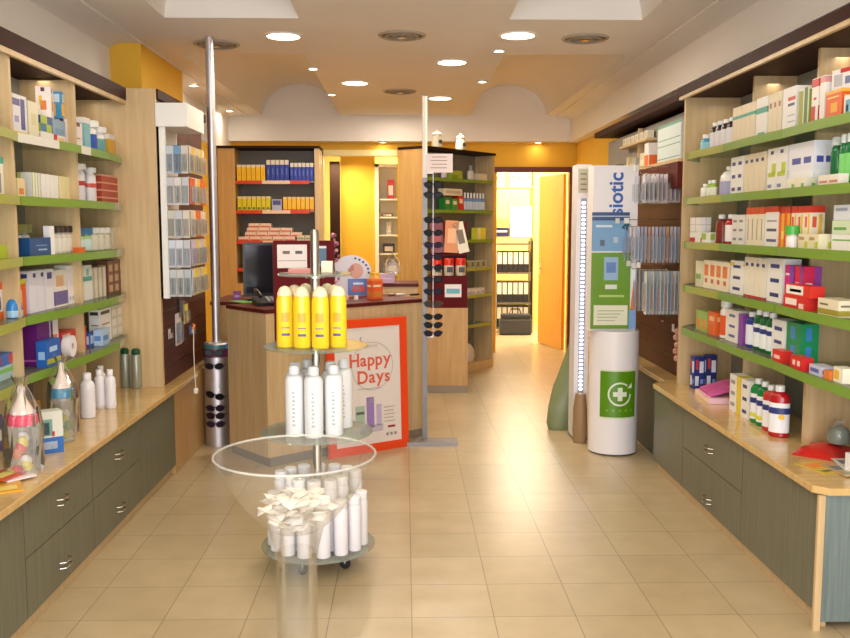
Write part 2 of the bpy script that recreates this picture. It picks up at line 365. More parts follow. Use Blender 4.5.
# ------------------------------------------------------- long wall shelving
LV_R = [1.987, 1.724, 1.467, 1.208, 0.950]
LV_L = [1.963, 1.690, 1.425, 1.160, 0.900]
WT = 0.57
NAMES = ['top shelf', 'second shelf down', 'third shelf down', 'fourth shelf down', 'lowest shelf']
def shelving(side):
    s = 1 if side == 'right' else -1
    lv = LV_R if s > 0 else LV_L
    ysm = [3.28, 4.03, 4.78, 5.57] if s > 0 else [2.5, 3.25, 4.0, 5.55]
    y0 = ysm[0]; y1 = ysm[-1]
    wx = XR if s > 0 else -XL                    # wall |X|
    t = empty('wall_shelving', 'long %s-hand wall shelving with glass shelves and green price strips' % side, 'shelving', (s * wx, (y0 + y1) / 2, WT), 0)
    t.location = (0, 0, 0)
    X = lambda v: s * v
    MB().box(X(wx - .045), X(wx - .02), y0, y1, WT, 2.345 if s > 0 else 2.31, M['backp']).build('back_panel', t)
    pf = 1.83 if s > 0 else 1.70
    for y in ysm[:-1] + ([4.77] if s < 0 else []):
        MB().box(X(pf), X(wx - .045), y - .011, y + .011, WT, 2.345 if s > 0 else 2.31, M['beech']).build('partition', t)
    e = 1.72 if s > 0 else 1.50
    MB().box(X(e), X(wx - .02), y1, y1 + .03, WT, 2.344 if s > 0 else 2.385, M['beech']).build('end_panel', t)
    cb = MB().box(X(1.67), X(wx - .002), y0 - .02, (5.62 if s > 0 else 5.545), 2.345 if s > 0 else 2.315, 2.395 if s > 0 else 2.388, M['dkm'])
    if s > 0: cb.box(1.72, wx - .025, 5.62, 8.25, 2.35, 2.395, M['dkm'])
    if s < 0: cb.box(X(1.49), X(wx - .002), 5.585, 6.9, 2.33, 2.388, M['dkm'])
    cb.build('canopy_board', t)
    MB().box(X(1.675), X(1.695), y0 - .02, y1 - .005, 2.325 if s > 0 else 2.29, 2.345 if s > 0 else 2.315, M['beech']).build('canopy_edge', t)
    sf = 1.68
    for li, z in enumerate(lv):
        for b in range(len(ysm) - 1):
            a0, a1 = ysm[b] + .003, ysm[b + 1] - .003
            last = b == len(ysm) - 2
            if last: a1 -= 0.004
            out = [(sf, a0)]
            bow = 0.012 if s > 0 else 0.05
            for k in range(1, 13):
                q = k / 12; yy = a0 + (a1 - a0) * q
                xx = sf - bow * math.sin(PI * q * (0.8 if last else 1.0)) if not last else sf - bow * math.sin(PI * min(q, 1) * 0.9) + (max(0, q - .7) / .3) ** 2 * (0.14 if s > 0 else .05)
                out.append((xx, yy))
            poly = [(X(a), b_) for a, b_ in out] + [(X(wx - .05), a1), (X(wx - .05), a0)]
            sh = MB().prism(poly, z - .009, z, M['glass']).build('glass_shelf', t)
            # price strip along the front
            st = MB(); n = len(out) - 1
            for k in range(n):
                (xa, ya), (xb, yb) = out[k], out[k + 1]
                mm = M['strip']
                if last and (k > 8): mm = M['glass']
                elif last and s > 0 and k < 8: mm = M['strip2'] if li < 4 else M['strip']
                pass
                if s < 0 and li == 0 and last: mm = M['strip3'] if k in (0, 1, 2, 5) else M['strip']
                if s < 0 and b < len(ysm) - 2: mm = M['strip2']
                st.quad((X(xa - .003), ya, z - .034), (X(xb - .003), yb, z - .034), (X(xb - .003), yb, z + .006), (X(xa - .003), ya, z + .006), mm)
                st.quad((X(xa - .0005), ya, z - .034), (X(xb - .0005), yb, z - .034), (X(xb - .0005), yb, z + .006), (X(xa - .0005), ya, z + .006), mm)
            st.build('price_strip', sh)
    rebase(t, X(wx - .2), (y0 + y1) / 2, WT)
    return t
shelving('right'); shelving('left')

# --------------------------------------------------------- base cabinets
def handle(mb, s, x, yc, z):
    for dz in (0.012, -0.012):
        pts = [(x, yc - .045, z + dz), (x - s * .022, yc - .035, z + dz), (x - s * .026, yc, z + dz), (x - s * .022, yc + .035, z + dz), (x, yc + .045, z + dz)]
        mb.tube(pts, .0034, M['chrome'], 8)
def cabinet(s, y0, y1, kind, label, front_mat, fx):
    t = empty('base_cabinet', label, 'cabinet', (s * fx, (y0 + y1) / 2, 0))
    L = (y1 - y0) / 2; wx = (XR if s > 0 else -XL)
    T = TR(-s * fx, 0, 0)
    MB().box(s * (fx + .02), s * (wx - .005), -L, L, 0.06, WT - .03, M['green'], T).build('carcass', t)
    MB().box(s * (fx + .03), s * (fx + .05), -L, L, 0, 0.06, M['beech'], T).build('kick_board', t)
    g = .004
    if kind == 'door':
        d = MB().box(s * fx, s * (fx + .02), -L + g, L - g, .065, WT - .035, front_mat, T).build('door', t)
    else:
        nd = kind
        hh = (WT - .035 - .065) / nd
        for k in range(nd):
            a = .065 + k * hh
            d = MB().box(s * fx, s * (fx + .02), -L + g, L - g, a + (g if k else 0) / 2, a + hh - g / 2, front_mat, T).build('drawer', t)
            h = MB(); handle(h, s, 0, 0, (0.126 if k == 0 else 0.398) + (0.02 if s < 0 else 0)); h.build('handle', d)
    return t
FXR, FXL = 1.60, 1.45
cabinet(1, 5.05, 5.66, 'door', 'grey-green door cupboard at the far end of the right-hand counter', M['green'], FXR)
cabinet(1, 4.14, 5.05, 2, 'grey-green two-drawer cabinet midway along the right-hand counter', M['green'], FXR)
cabinet(1, 3.36, 4.14, 'door', 'grey-green door cupboard at the near end of the right-hand counter', M['green'], FXR)
mb = MB().box(FXR - .005, XR - .02, 3.335, 3.358, 0.03, WT - .03, M['blue']); 
o = mb.build('end_board'); tag(o, 'blue-green wooden end board closing the near end of the right counter', 'panel')
mb = MB().box(FXR - .018, FXR + .008, 3.318, 3.334, 0.0, WT - .032, M['beech']); tag(mb.build('corner_post'), 'thin pale wood corner strip at the near right counter corner', 'trim')
cabinet(-1, 4.85, 5.60, 'door', 'grey-green door cupboard at the far end of the left-hand counter', M['green'], FXL)
cabinet(-1, 4.10, 4.85, 2, 'grey-green two-drawer cabinet in the left-hand counter, farther of the two', M['green'], FXL)
cabinet(-1, 3.35, 4.10, 2, 'grey-green two-drawer cabinet in the left-hand counter, nearer of the two', M['green'], FXL)
cabinet(-1, 2.40, 3.35, 'door', 'grey-green door cupboard at the near end of the left-hand counter', M['green'], FXL)
mb = MB().box(-1.455, XL + .01, 5.605, 6.80, 0.0, WT - .03, M['beech2']); tag(mb.build('low_cupboard', bevel=.003), 'tan wood low cupboard below the slatted wall behind the steel column', 'cabinet')
def worktop(s, pts, label):
    mb = MB(); mb.prism([(s * x, y) for x, y in pts], WT - .03, WT, M['worktop']); o = mb.build('worktop', bevel=.004); tag(o, label, 'worktop'); return o
worktop(1, [(1.57, 3.36), (1.62, 3.31), (2.075, 3.31), (2.075, 5.70), (1.66, 5.70), (1.57, 5.60)], 'pale wood worktop along the right-hand shelving')
worktop(-1, [(1.415, 2.4), (2.015, 2.4), (2.015, 6.82), (1.47, 6.82), (1.47, 6.25), (1.415, 6.12)], 'pale wood worktop along the left-hand shelving')
# recessed low counter beyond on the right
mb = MB().box(1.70, XR - .01, 5.72, 8.2, 0.0, WT - .03, mat((62, 68, 60), .4)); tag(mb.build('recessed_cabinet'), 'dark green low cabinet below the brown slatted wall on the right', 'cabinet')
worktop(1, [(1.67, 5.705), (2.075, 5.705), (2.075, 8.22), (1.67, 8.22)], 'narrow pale ledge below the brown slatted wall on the right')

# ------------------------------------------------------- goods on the shelves
XF = 1.74
def yy(side, px): return at(px, 225, x=XF if side == 'R' else -XF).y
WTX = {'R': 1.70, 'L': -1.66}
def fit(side, level, px0, px1, n, kind, h, d, desc, cat='box', xoff=0.0, z0=0.0, gap=0.004, grp=None, rot=0.0, **kw):
    """put n alike goods side by side between two columns of one shelf; they face the aisle"""
    s = 1 if side == 'R' else -1
    z = (WT if level == 5 else (LV_R if s > 0 else LV_L)[level]) + z0 + 0.0006
    a, b = sorted((yy(side, px0), yy(side, px1)))
    w = (b - a) / n
    where = ('on the worktop' if level == 5 else 'on the ' + NAMES[level]) + (' at right' if s > 0 else ' at left')
    label = desc + ', ' + where
    rz = (-PI / 2 if s > 0 else PI / 2)
    for i in range(n):
        y = a + w * (i + .5)
        if kind == 'carton':
            key = ('c', round(w, 3), d, h, kw.get('body'), tuple(kw.get('marks', ())))
            o = inst(key, lambda: mk_carton(w - gap, d, h, kw['body'], list(kw.get('marks', ())), 'carton')); dd = d / 2
        elif kind == 'bottle':
            fl = kw.get('flat', .72); r = min((w - gap) / 2, kw.get('rmax', .045))
            key = ('b', round(r, 3), h, tuple(sorted((k, v) for k, v in kw.items() if k != 'rmax')))
            o = inst(key, lambda: mk_bottle(r, h, **{k: v for k, v in kw.items() if k != 'rmax'})); dd = r * fl
        elif kind == 'tube':
            o = inst(('t', round(w, 3), h, tuple(sorted(kw.items()))), lambda: mk_tube(w - gap, h, **kw)); dd = w * .2
        x = s * (XF + xoff + dd + (0.0 if level != 5 else 0))
        place(o, x, y, z, rz + rot, label, cat, (grp or desc + ' ' + where) if n > 1 else None)
NV = (44, 56, 120); TEAL = (50, 160, 140); WH = (236, 234, 228); CR = (228, 214, 184); GR = (150, 150, 150); RED = (200, 40, 38); ORG = (232, 110, 30)
navy3 = [('fs'.replace('s', 'lr'), .22, v, .78, v + .09, NV) for v in (.12, .45, .78)]
navytop = [('flr', .25, .78, .75, .86, NV)]
R = 'R'
# --- right, top shelf
fit(R, 0, 694, 703, 1, 'bottle', .11, 0, 'light blue squat bottle with white cap', 'bottle', body=(70, 160, 200), label=(150, 210, 230), capf=.22)
fit(R, 0, 705, 727, 4, 'bottle', .16, 0, 'dark brown bottle with white cap and label', 'bottle', body=(44, 30, 36), label=(228, 224, 228), capf=.14)
fit(R, 0, 729, 751, 5, 'carton', .195, .07, 'cream carton with teal band near the top', body=CR, marks=[('flr', 0, .68, 1, .76, TEAL)])
fit(R, 0, 752, 763, 1, 'carton', .20, .06, 'white carton with bold teal band and teal foot', body=WH, marks=[('flr', 0, .62, 1, .76, TEAL), ('flr', .2, .04, .8, .16, TEAL)])
fit(R, 0, 764, 777, 3, 'carton', .20, .06, 'cream carton with small brown square', body=CR, marks=[('flr', .3, .66, .75, .78, (150, 105, 80))])
fit(R, 0, 778, 791, 1, 'carton', .20, .075, 'white carton with red and navy writing', body=(238, 236, 236), marks=[('flr', .4, .7, .95, .78, RED), ('flr', .4, .58, .9, .64, NV), ('flr', .4, .36, .95, .38, GR), ('flr', .4, .22, .95, .24, GR)])
fit(R, 0, 793, 803, 1, 'carton', .175, .07, 'olive and green carton with white edge', body=(232, 230, 214), marks=[('flr', .05, .05, .5, .95, (150, 160, 50)), ('flr', .62, .0, .95, 1, (70, 120, 50))])
fit(R, 0, 806, 813, 1, 'carton', .20, .05, 'tall white carton with red lower half', body=WH, marks=[('flr', 0, .05, .6, .42, RED), ('flr', 0, .82, 1, .98, RED), ('flr', .3, .55, .7, .6, RED)])
fit(R, 0, 814, 819, 1, 'carton', .20, .05, 'slim white carton with pinkish top', body=WH, marks=[('flr', 0, .86, 1, .98, (214, 150, 150))])
fit(R, 0, 820, 836, 1, 'carton', .125, .09, 'bright orange carton with yellow flash', body=(226, 96, 24), marks=[('flr', .35, .3, .75, .6, (240, 170, 40)), ('flr', 0, .9, 1, 1, (240, 180, 60)), ('flr', .1, .76, .8, .8, (245, 220, 120))])
fit(R, 0, 838, 847, 1, 'carton', .09, .07, 'small white carton with blue panel', body=WH, marks=[('flr', .2, .2, .7, .8, (90, 170, 200)), ('flr', .3, .3, .5, .6, (220, 120, 50))])
fit(R, 0, 849, 858, 1, 'carton', .10, .09, 'dark red carton behind the small white one', xoff=.03, body=(170, 30, 36), marks=[('flr', .2, .4, .8, .6, WH)])
o = mk_carton(.15, .06, .085, WH, [('flr', .1, .2, .45, .75, (190, 190, 196)), ('flr', .55, .25, .9, .6, (120, 130, 170)), ('flr', .35, .8, 1, 1, RED)])
y_ = yy(R, 829); place(o, XF + .06, y_, LV_R[0] + .127, -PI / 2 + .2, 'white and red carton lying on the orange carton, top shelf at right', 'box')
o = mk_carton(.07, .05, .06, (206, 40, 40), [('flr', .15, .2, .8, .4, WH)]); place(o, XF + .09, yy(R, 836), LV_R[0] + .213, -PI / 2, 'small red carton topmost of the pile, top shelf at right', 'box')
# --- right, second shelf
fit(R, 1, 697, 703, 1, 'bottle', .085, 0, 'little white bottle at the far end', 'bottle', body=WH, capf=.2)
fit(R, 1, 704, 711, 2, 'bottle', .10, 0, 'small lime green bottle', 'bottle', body=(150, 185, 60), label=(235, 235, 215), capf=.2)
fit(R, 1, 713, 726, 1, 'bottle', .165, 0, 'round white plastic jug with lilac label', 'bottle', body=(238, 236, 232), label=(170, 170, 205), capf=.12, neck=.3, shoulder=.3, rmax=.08)
fit(R, 1, 729, 741, 2, 'carton', .20, .07, 'white carton with stacked navy marks', body=WH, marks=navy3)
fit(R, 1, 742, 763, 4, 'carton', .20, .07, 'cream carton with one navy mark', body=CR, marks=navytop)
fit(R, 1, 765, 784, 2, 'carton', .205, .08, 'white carton with lime swoosh', body=WH, marks=[('flr', .1, .35, .9, .45, (180, 200, 50)), ('flr', .5, .42, .95, .65, (190, 205, 60)), ('flr', .35, .86, .65, .94, NV), ('flr', .1, .1, .5, .18, (120, 130, 180))])
fit(R, 1, 786, 811, 1, 'carton', .205, .085, 'wide white carton with two navy squares', body=(228, 230, 238), marks=[('flr', .15, .55, .5, .68, (70, 80, 160)), ('flr', .62, .55, .9, .68, (70, 80, 160)), ('flr', .1, .05, .95, .4, (236, 238, 240))])
fit(R, 1, 797, 816, 2, 'carton', .045, .05, 'low pale cream carton lying in front', xoff=-.055, body=(226, 222, 196), marks=[('flr', .6, .1, .9, .5, (120, 170, 90))])
fit(R, 1, 820, 827, 1, 'bottle', .205, 0, 'dark green mouthwash bottle with white cap, standing alone', 'bottle', body=(20, 110, 62), cap=(225, 232, 226), capf=.17, neck=.55, xoff=.02)
fit(R, 1, 834, 852, 3, 'bottle', .205, 0, 'dark green mouthwash bottle with pale green label', 'bottle', body=(16, 112, 60), label=(120, 205, 110), cap=(225, 232, 226), capf=.17, neck=.5)
fit(R, 1, 829, 850, 2, 'carton', .045, .04, 'flat pale carton below the green bottles', xoff=-.053, body=(228, 222, 206), marks=[('f', .1, .3, .9, .5, (200, 120, 110))])
# --- right, third shelf
fit(R, 2, 690, 701, 1, 'carton', .06, .06, 'white and red carton, lower of two', body=WH, marks=[('flr', 0, .0, .5, .45, RED)])
fit(R, 2, 690, 701, 1, 'carton', .085, .06, 'white carton with grey grid, upper of two', z0=.062, body=(234, 228, 224), marks=[('flr', 0, .48, 1, .53, (200, 190, 190)), ('flr', .48, 0, .53, 1, (200, 190, 190))])
fit(R, 2, 702, 711, 1, 'carton', .06, .05, 'white carton with lime edge', body=WH, marks=[('flr', 0, .3, .5, .9, (160, 190, 60))])
fit(R, 2, 713, 720, 1, 'bottle', .16, 0, 'brown bottle with white cap', 'bottle', body=(120, 40, 34), capf=.15)
fit(R, 2, 721, 731, 1, 'bottle', .16, 0, 'red bottle with white label', 'bottle', body=(176, 24, 30), label=(240, 232, 232), capf=.15, rmax=.05)
fit(R, 2, 732, 744, 2, 'carton', .155, .06, 'white carton with three grey marks', body=(226, 222, 216), marks=[('flr', .2, v, .8, v + .08, (130, 130, 140)) for v in (.15, .45, .75)])
fit(R, 2, 746, 764, 4, 'carton', .19, .07, 'cream carton with orange top band', body=(232, 222, 196), marks=[('flr', 0, .82, 1, 1, (226, 84, 24)), ('flr', .45, .15, .6, .7, (140, 130, 110))])
fit(R, 2, 765, 778, 1, 'carton', .19, .07, 'white carton with red top and three navy bars', body=WH, marks=[('flr', 0, .86, 1, 1, (214, 60, 30)), ('flr', .15, .12, .9, .19, (80, 80, 110)), ('flr', .15, .38, .9, .45, (80, 80, 110)), ('flr', .15, .62, .9, .66, (150, 150, 160))])
fit(R, 2, 779, 790, 2, 'carton', .185, .06, 'orange and yellow tall carton', body=(236, 176, 40), marks=[('flr', 0, 0, .45, 1, (232, 96, 24)), ('flr', 0, .84, 1, 1, (214, 60, 34)), ('flr', .5, .2, .95, .4, (240, 220, 120))])
fit(R, 2, 791, 811, 3, 'carton', .185, .06, 'white tall carton with red top and yellow stripe', body=(238, 226, 206), marks=[('flr', 0, .84, 1, 1, (214, 56, 34)), ('flr', .55, .1, .8, .8, (236, 190, 60)), ('flr', .1, .5, .4, .75, (220, 90, 60))])
fit(R, 2, 795, 802, 1, 'bottle', .10, 0, 'small white bottle with green cap in front', 'bottle', xoff=-.05, body=WH, cap=(70, 170, 60), capf=.4, neck=.8)
fit(R, 2, 808, 829, 2, 'carton', .065, .06, 'low cream carton', xoff=-.04, body=(226, 216, 180), marks=[('flr', .65, .1, .95, .5, (190, 200, 60)), ('f', .1, .6, .6, .8, (170, 150, 110))])
fit(R, 2, 832, 853, 1, 'carton', .065, .08, 'white carton with green line, bottom of stack', body=WH, marks=[('flr', .05, .6, .95, .7, (120, 180, 80))])
fit(R, 2, 832, 853, 1, 'carton', .055, .08, 'pale green carton, middle of stack', z0=.066, body=(206, 222, 190), marks=[('flr', .1, .3, .7, .5, (100, 160, 80))])
fit(R, 2, 833, 853, 1, 'carton', .06, .08, 'bluish white carton, top of stack', z0=.122, body=(216, 224, 232), marks=[('flr', .1, .6, .7, .8, (160, 170, 190))])
# --- right, fourth shelf
fit(R, 3, 697, 704, 1, 'carton', .15, .06, 'cream and green carton at the far end', body=(220, 214, 180), marks=[('flr', .1, .3, .8, .5, (130, 170, 90))])
fit(R, 3, 705, 730, 4, 'carton', .16, .06, 'pale carton with orange picture', body=(236, 224, 196), marks=[('flr', .15, .45, .85, .85, (224, 122, 60)), ('flr', .3, .2, .7, .35, (206, 80, 50))])
fit(R, 3, 732, 745, 1, 'carton', .175, .07, 'white carton with three black marks and yellow top', body=WH, marks=navy3 + [('flr', 0, .84, .3, .95, (230, 190, 60))])
fit(R, 3, 746, 768, 4, 'carton', .20, .08, 'cream tall carton with navy mark', body=(236, 228, 208), marks=navytop + [('flr', 0, 0, 1, .05, (190, 50, 50))])
fit(R, 3, 769, 785, 1, 'carton', .205, .085, 'broad white carton with three navy marks', body=(236, 234, 230), marks=navy3)
fit(R, 3, 787, 796, 1, 'carton', .18, .08, 'magenta and violet tall carton', body=(206, 30, 130), marks=[('flr', .6, 0, 1, 1, (120, 70, 180)), ('flr', .1, .3, .5, .34, WH), ('flr', .1, .75, .5, .8, WH)])
fit(R, 3, 797, 806, 1, 'carton', .18, .08, 'pinkish red tall carton', body=(214, 36, 80), marks=[('flr', .6, 0, 1, 1, (150, 60, 150)), ('flr', .1, .55, .5, .6, WH)])
fit(R, 3, 799, 823, 1, 'carton', .055, .06, 'red and white flat carton, lower of two', xoff=-.057, body=(206, 38, 32), marks=[('fl', .1, .3, .6, .8, (240, 226, 216)), ('f', .7, .1, .9, .5, (240, 200, 190))])
fit(R, 3, 800, 827, 1, 'carton', .05, .06, 'red and white flat carton, upper of two', xoff=-.055, z0=.056, body=(214, 44, 32), marks=[('f', .05, .15, .72, .9, (240, 232, 224)), ('f', .2, .35, .65, .6, (60, 50, 50))])
fit(R, 3, 831, 853, 1, 'carton', .065, .09, 'cream carton with olive band', xoff=-.04, body=(230, 220, 190), marks=[('flr', 0, .05, 1, .38, (160, 146, 50)), ('flr', .1, .6, .5, .72, (120, 110, 90))])
# --- right, lowest shelf
fit(R, 4, 699, 710, 2, 'carton', .12, .05, 'green and orange fruit-patterned carton', body=(150, 180, 90), marks=[('flr', .2, .1, .8, .6, (226, 130, 50))])
fit(R, 4, 711, 719, 1, 'carton', .13, .05, 'deep orange carton', body=(222, 100, 36), marks=[('flr', .2, .6, .8, .8, (236, 190, 140))])
fit(R, 4, 720, 728, 1, 'bottle', .205, 0, 'white bottle with orange label', 'bottle', body=(238, 232, 228), label=(224, 90, 40), capf=.18, neck=.6)
fit(R, 4, 729, 741, 1, 'carton', .17, .07, 'white carton with three blue marks', body=(234, 228, 220), marks=[('flr', .3, v, .8, v + .08, (86, 96, 160)) for v in (.15, .45, .78)])
fit(R, 4, 742, 746, 1, 'carton', .16, .07, 'narrow purple carton', body=(136, 70, 160))
fit(R, 4, 747, 754, 1, 'bottle', .18, 0, 'deep blue mouthwash bottle with white cap', 'bottle', body=(36, 52, 140), label=(226, 228, 236), capf=.14)
fit(R, 4, 755, 775, 3, 'bottle', .20, 0, 'green mouthwash bottle with white label and navy mark', 'bottle', body=(14, 96, 52), label=(232, 236, 236), band=NV, capf=.13, rmax=.045)
fit(R, 4, 776, 790, 1, 'carton', .18, .08, 'white carton with navy marks and green corner', body=(232, 234, 232), marks=[('flr', .2, .72, .75, .82, (50, 60, 130)), ('flr', .2, .38, .75, .47, (50, 60, 130)), ('flr', .6, 0, 1, .22, (30, 140, 90))])
fit(R, 4, 791, 806, 1, 'carton', .185, .08, 'emerald green tall carton with blue lettering', body=(20, 140, 84), marks=[('flr', .3, .15, .6, .45, (60, 130, 200)), ('flr', .3, .6, .6, .9, (60, 130, 200))])
fit(R, 4, 789, 799, 1, 'carton', .055, .05, 'small glossy red carton, farther one', xoff=-.053, body=(210, 40, 34), marks=[('f', .2, .3, .8, .6, (240, 200, 190))])
fit(R, 4, 808, 821, 1, 'carton', .055, .05, 'small glossy red carton, nearer one', xoff=-.053, body=(214, 36, 34), marks=[('fl', .2, .3, .4, .7, (240, 210, 200)), ('f', .6, .3, .8, .7, (240, 210, 200))])
fit(R, 4, 825, 838, 1, 'carton', .04, .06, 'small lilac and white carton', xoff=-.04, body=(200, 200, 220), marks=[('flr', .1, .3, .8, .7, (90, 100, 170))])
fit(R, 4, 840, 847, 1, 'carton', .035, .05, 'tiny orange and white carton', xoff=-.04, body=(226, 130, 50))
fit(R, 4, 848, 858, 1, 'carton', .06, .05, 'small white and yellow carton by the frame edge', xoff=-.03, body=(238, 232, 210), marks=[('fl', .1, .2, .6, .8, (230, 180, 60))])
# --- right worktop
bl = [('flr', .1, .1, .45, .4, (220, 226, 240)), ('flr', .5, .5, .9, .85, (226, 230, 244)), ('flr', .15, .6, .4, .9, (200, 60, 50)), ('flr', .6, .15, .9, .3, (120, 150, 220))]
def wt_item(o, px, py, rz, label, cat, group=None):
    p = at(px, py, z=WT); return place(o, p.x, p.y, WT + .0006, rz, label, cat, group)
place(mk_carton(.066, .06, .20, (38, 52, 128), bl), 1.795, 5.43, WT + .0006, .1, 'navy blue patterned carton at the far end of right worktop, left of the pair', 'box')
place(mk_carton(.066, .06, .21, (30, 42, 110), bl), 1.868, 5.42, WT + .0006, 0, 'navy blue patterned carton at the far end of right worktop, right of the pair', 'box')
o = raw_empty('wipes_tray'); pk = (214, 120, 168)
mb = MB(); mb.box(-.16, .16, -.10, .10, 0, .03, mat((234, 190, 200))); mb.box(-.15, .15, -.101, -.098, .004, .026, mat((240, 214, 190)))
mb.box(-.158, .158, .095, .10, .03, .07, mat(pk)); mb.build('tray', o)
for k, (dx, a) in enumerate(((-.08, .25), (0.0, .25), (.08, .25))): MB().box(-.034, .034, -.085, .085, 0, .02, mat((206, 84, 150)), TR(dx, 0, .055) @ RX(.3)).build('packet', o)
place(o, 1.815, 5.09, WT + .0006, -PI / 2 - .08, 'pink open counter tray holding packets, on right worktop', 'tray')
for x, y, w_, c, mk, ds in ((1.80, 4.745, .095, WH, [('flr', .2, v, .8, v + .1, GR) for v in (.15, .45, .75)], 'white carton with grey marks beside pink tray on right worktop'),
        (1.80, 4.665, .05, (226, 200, 50), [], 'thin yellow carton between white cartons on right worktop'), (1.80, 4.577, .10, WH, navy3, 'white carton with three navy marks beside green bottles, right worktop')):
    place(mk_carton(w_, .07, .20, c, mk), x, y, WT + .0006, -PI / 2, ds, 'box')
for i, (x, y, c, ds) in enumerate(((1.795, 4.468, (16, 130, 60), 'green mouthwash bottle nearest the white cartons on right worktop'), (1.795, 4.385, (16, 118, 54), 'green mouthwash bottle beside the red bottles on right worktop'),
        (1.785, 4.285, (190, 50, 40), 'red mouthwash bottle between green and red bottles on right worktop'), (1.775, 4.165, (176, 22, 30), 'front red mouthwash bottle with yellow dot on right worktop'))):
    rr = .040 if i < 3 else .047; hh = .225 if i < 3 else .245
    o = mk_bottle(rr, hh, c, (236, 236, 232), (234, 236, 238), NV, capf=.12)
    if i < 2: mb = MB(); mb.lathe([(rr + .0024, .032), (rr + .0024, .052)], mat((220, 215, 60)), 20, sy=.72, cap=False); mb.build('label_mark', o)
    if i == 3: mb = MB().add([(math.cos(q * PI / 8) * .014, 0, math.sin(q * PI / 8) * .014) for q in range(16)], [tuple(range(16))], mat((232, 190, 40)), T=TR(.020, -.0355, .10) @ RZ(.25)); mb.build('label_mark', o)
    place(o, x, y, WT + .0006, -PI / 2 + .9, ds, 'bottle')
# red pouch, clear packet and leaflets
mb = MB(); n = 10; vs = []; fs = []
for i in range(n + 1):
    for j in range(n + 1):
        u, v = i / n, j / n; hh = .040 * max(0, math.sin(PI * u)) ** .6 * max(0, math.sin(PI * v)) ** .6
        vs.append((-.14 + .28 * u, -.10 + .2 * v + .01 * math.sin(6 * u), .003 + hh))
for i in range(n):
    for j in range(n): a = i * (n + 1) + j; fs.append((a, a + 1, a + n + 2, a + n + 1))
mb.add(vs, fs, mat((196, 40, 32), .25), True); mb.box(-.14, .14, -.10, .10, 0, .004, mat((196, 40, 32), .25))
place(mb.build('pouch'), 1.855, 3.855, WT + .0006, -PI / 2 - .7, 'glossy red flat pouch beside the bottles, near end of right worktop', 'pouch')
o = MB().lathe([(.03, 0), (.055, .01), (.06, .05), (.045, .09), (.012, .105)], mat((96, 104, 84), .2), 18).build('packet_contents')
o2 = MB().lathe([(.033, 0), (.058, .01), (.063, .05), (.05, .095), (.018, .12), (.03, .14)], M['bag'], 18).build('clear_wrap', o)
o.scale = (.8, .8, .75); place(o, 1.90, 3.83, WT + .044, 0, 'dark green rounded item in clear wrap on the red pouch', 'packet')
wt_item(mk_carton(.10, .04, .10, (190, 36, 34), [('flr', .1, .3, .6, .6, (230, 200, 190))]), 866, 440, -PI / 2, 'red carton behind the wrapped item on right worktop', 'box')
for k, (x, y, a, c1, c2) in enumerate(((1.72, 3.60, .3, (206, 176, 70), 'yellow leaflet lying nearest the aisle on right worktop'), (1.80, 3.55, .1, (190, 160, 110), 'brownish leaflet lying near the counter end on right worktop'), (1.86, 3.62, -.15, (214, 206, 190), 'pale leaflet lying beside the red pouch on right worktop'))):
    o = MB().box(-.06, .06, -.09, .09, 0, .003, mat(c1, .25)).box(-.045, .045, .0, .06, .003, .0036, mat((230, 140, 50) if k == 0 else (120, 120, 130), .25)).box(-.045, .02, -.06, -.04, .003, .0036, mat((90, 110, 90), .3)).build('leaflet')
    place(o, x, y, WT + .0006 + .0037 * k, a, c2, 'leaflet')
p = at(850, 474, z=WT); o = mk_carton(.05, .05, .075, (240, 240, 238), []); place(o, p.x + .03, p.y + .03, WT + .0006, 0, 'plain white carton at the frame edge, near end of right worktop', 'box')

# --- left, top shelf
L_ = 'L'
fit(L_, 0, -8, 5, 1, 'carton', .165, .09, 'white carton with faint green print at frame edge', body=(232, 232, 222), marks=[('flr', .4, .3, .7, .5, (150, 170, 140))])
fit(L_, 0, 6, 17, 1, 'carton', .165, .08, 'white carton with two dark green marks', body=(234, 232, 224), marks=[('flr', .15, .35, .35, .6, (60, 100, 70)), ('flr', .6, .25, .8, .45, (60, 80, 70))])
fit(L_, 0, 18, 32, 1, 'carton', .19, .08, 'white carton with navy dotted stripe and yellow base', body=(222, 220, 228), marks=[('flr', .55, .2, .85, .92, (66, 66, 140)), ('flr', 0, .0, 1, .14, (226, 200, 40)), ('flr', 0, .74, .5, .9, (80, 80, 140)), ('flr', .1, .35, .4, .5, (150, 150, 190))])
fit(L_, 0, 33, 43, 1, 'carton', .18, .08, 'cream carton with pale print', body=(226, 218, 190), marks=[('flr', .3, .4, .8, .7, (214, 206, 160))])
fit(L_, 0, 45, 69, 1, 'carton', .055, .09, 'white and red low carton at pile bottom', body=(234, 230, 226), marks=[('flr', .5, .3, .65, 1, RED), ('flr', .7, .2, .95, .8, (230, 190, 150))])
fit(L_, 0, 45, 56, 1, 'carton', .075, .09, 'lime and blue carton on the low white one', z0=.056, body=(170, 190, 50), marks=[('flr', .0, .0, .5, .5, (40, 110, 160)), ('flr', .6, .5, 1, 1, (60, 90, 150))])
fit(L_, 0, 57, 69, 1, 'carton', .075, .09, 'grey-blue carton on the low white one', z0=.056, body=(140, 165, 190), marks=[('flr', .2, .1, .9, .45, (110, 150, 185))])
fig = [('flr', .3, .25, .7, .55, (222, 120, 40)), ('flr', .2, .4, .42, .7, (240, 190, 70)), ('flr', .35, .84, .6, .97, (90, 34, 50))]
o = mk_carton(.11, .07, .15, (236, 226, 222), fig); place(o, -XF - .05, yy(L_, 60), LV_L[0] + .134, PI / 2 + .25, 'white carton with orange figure perched askew on top, left top shelf', 'box'); o.rotation_euler[0] = .0
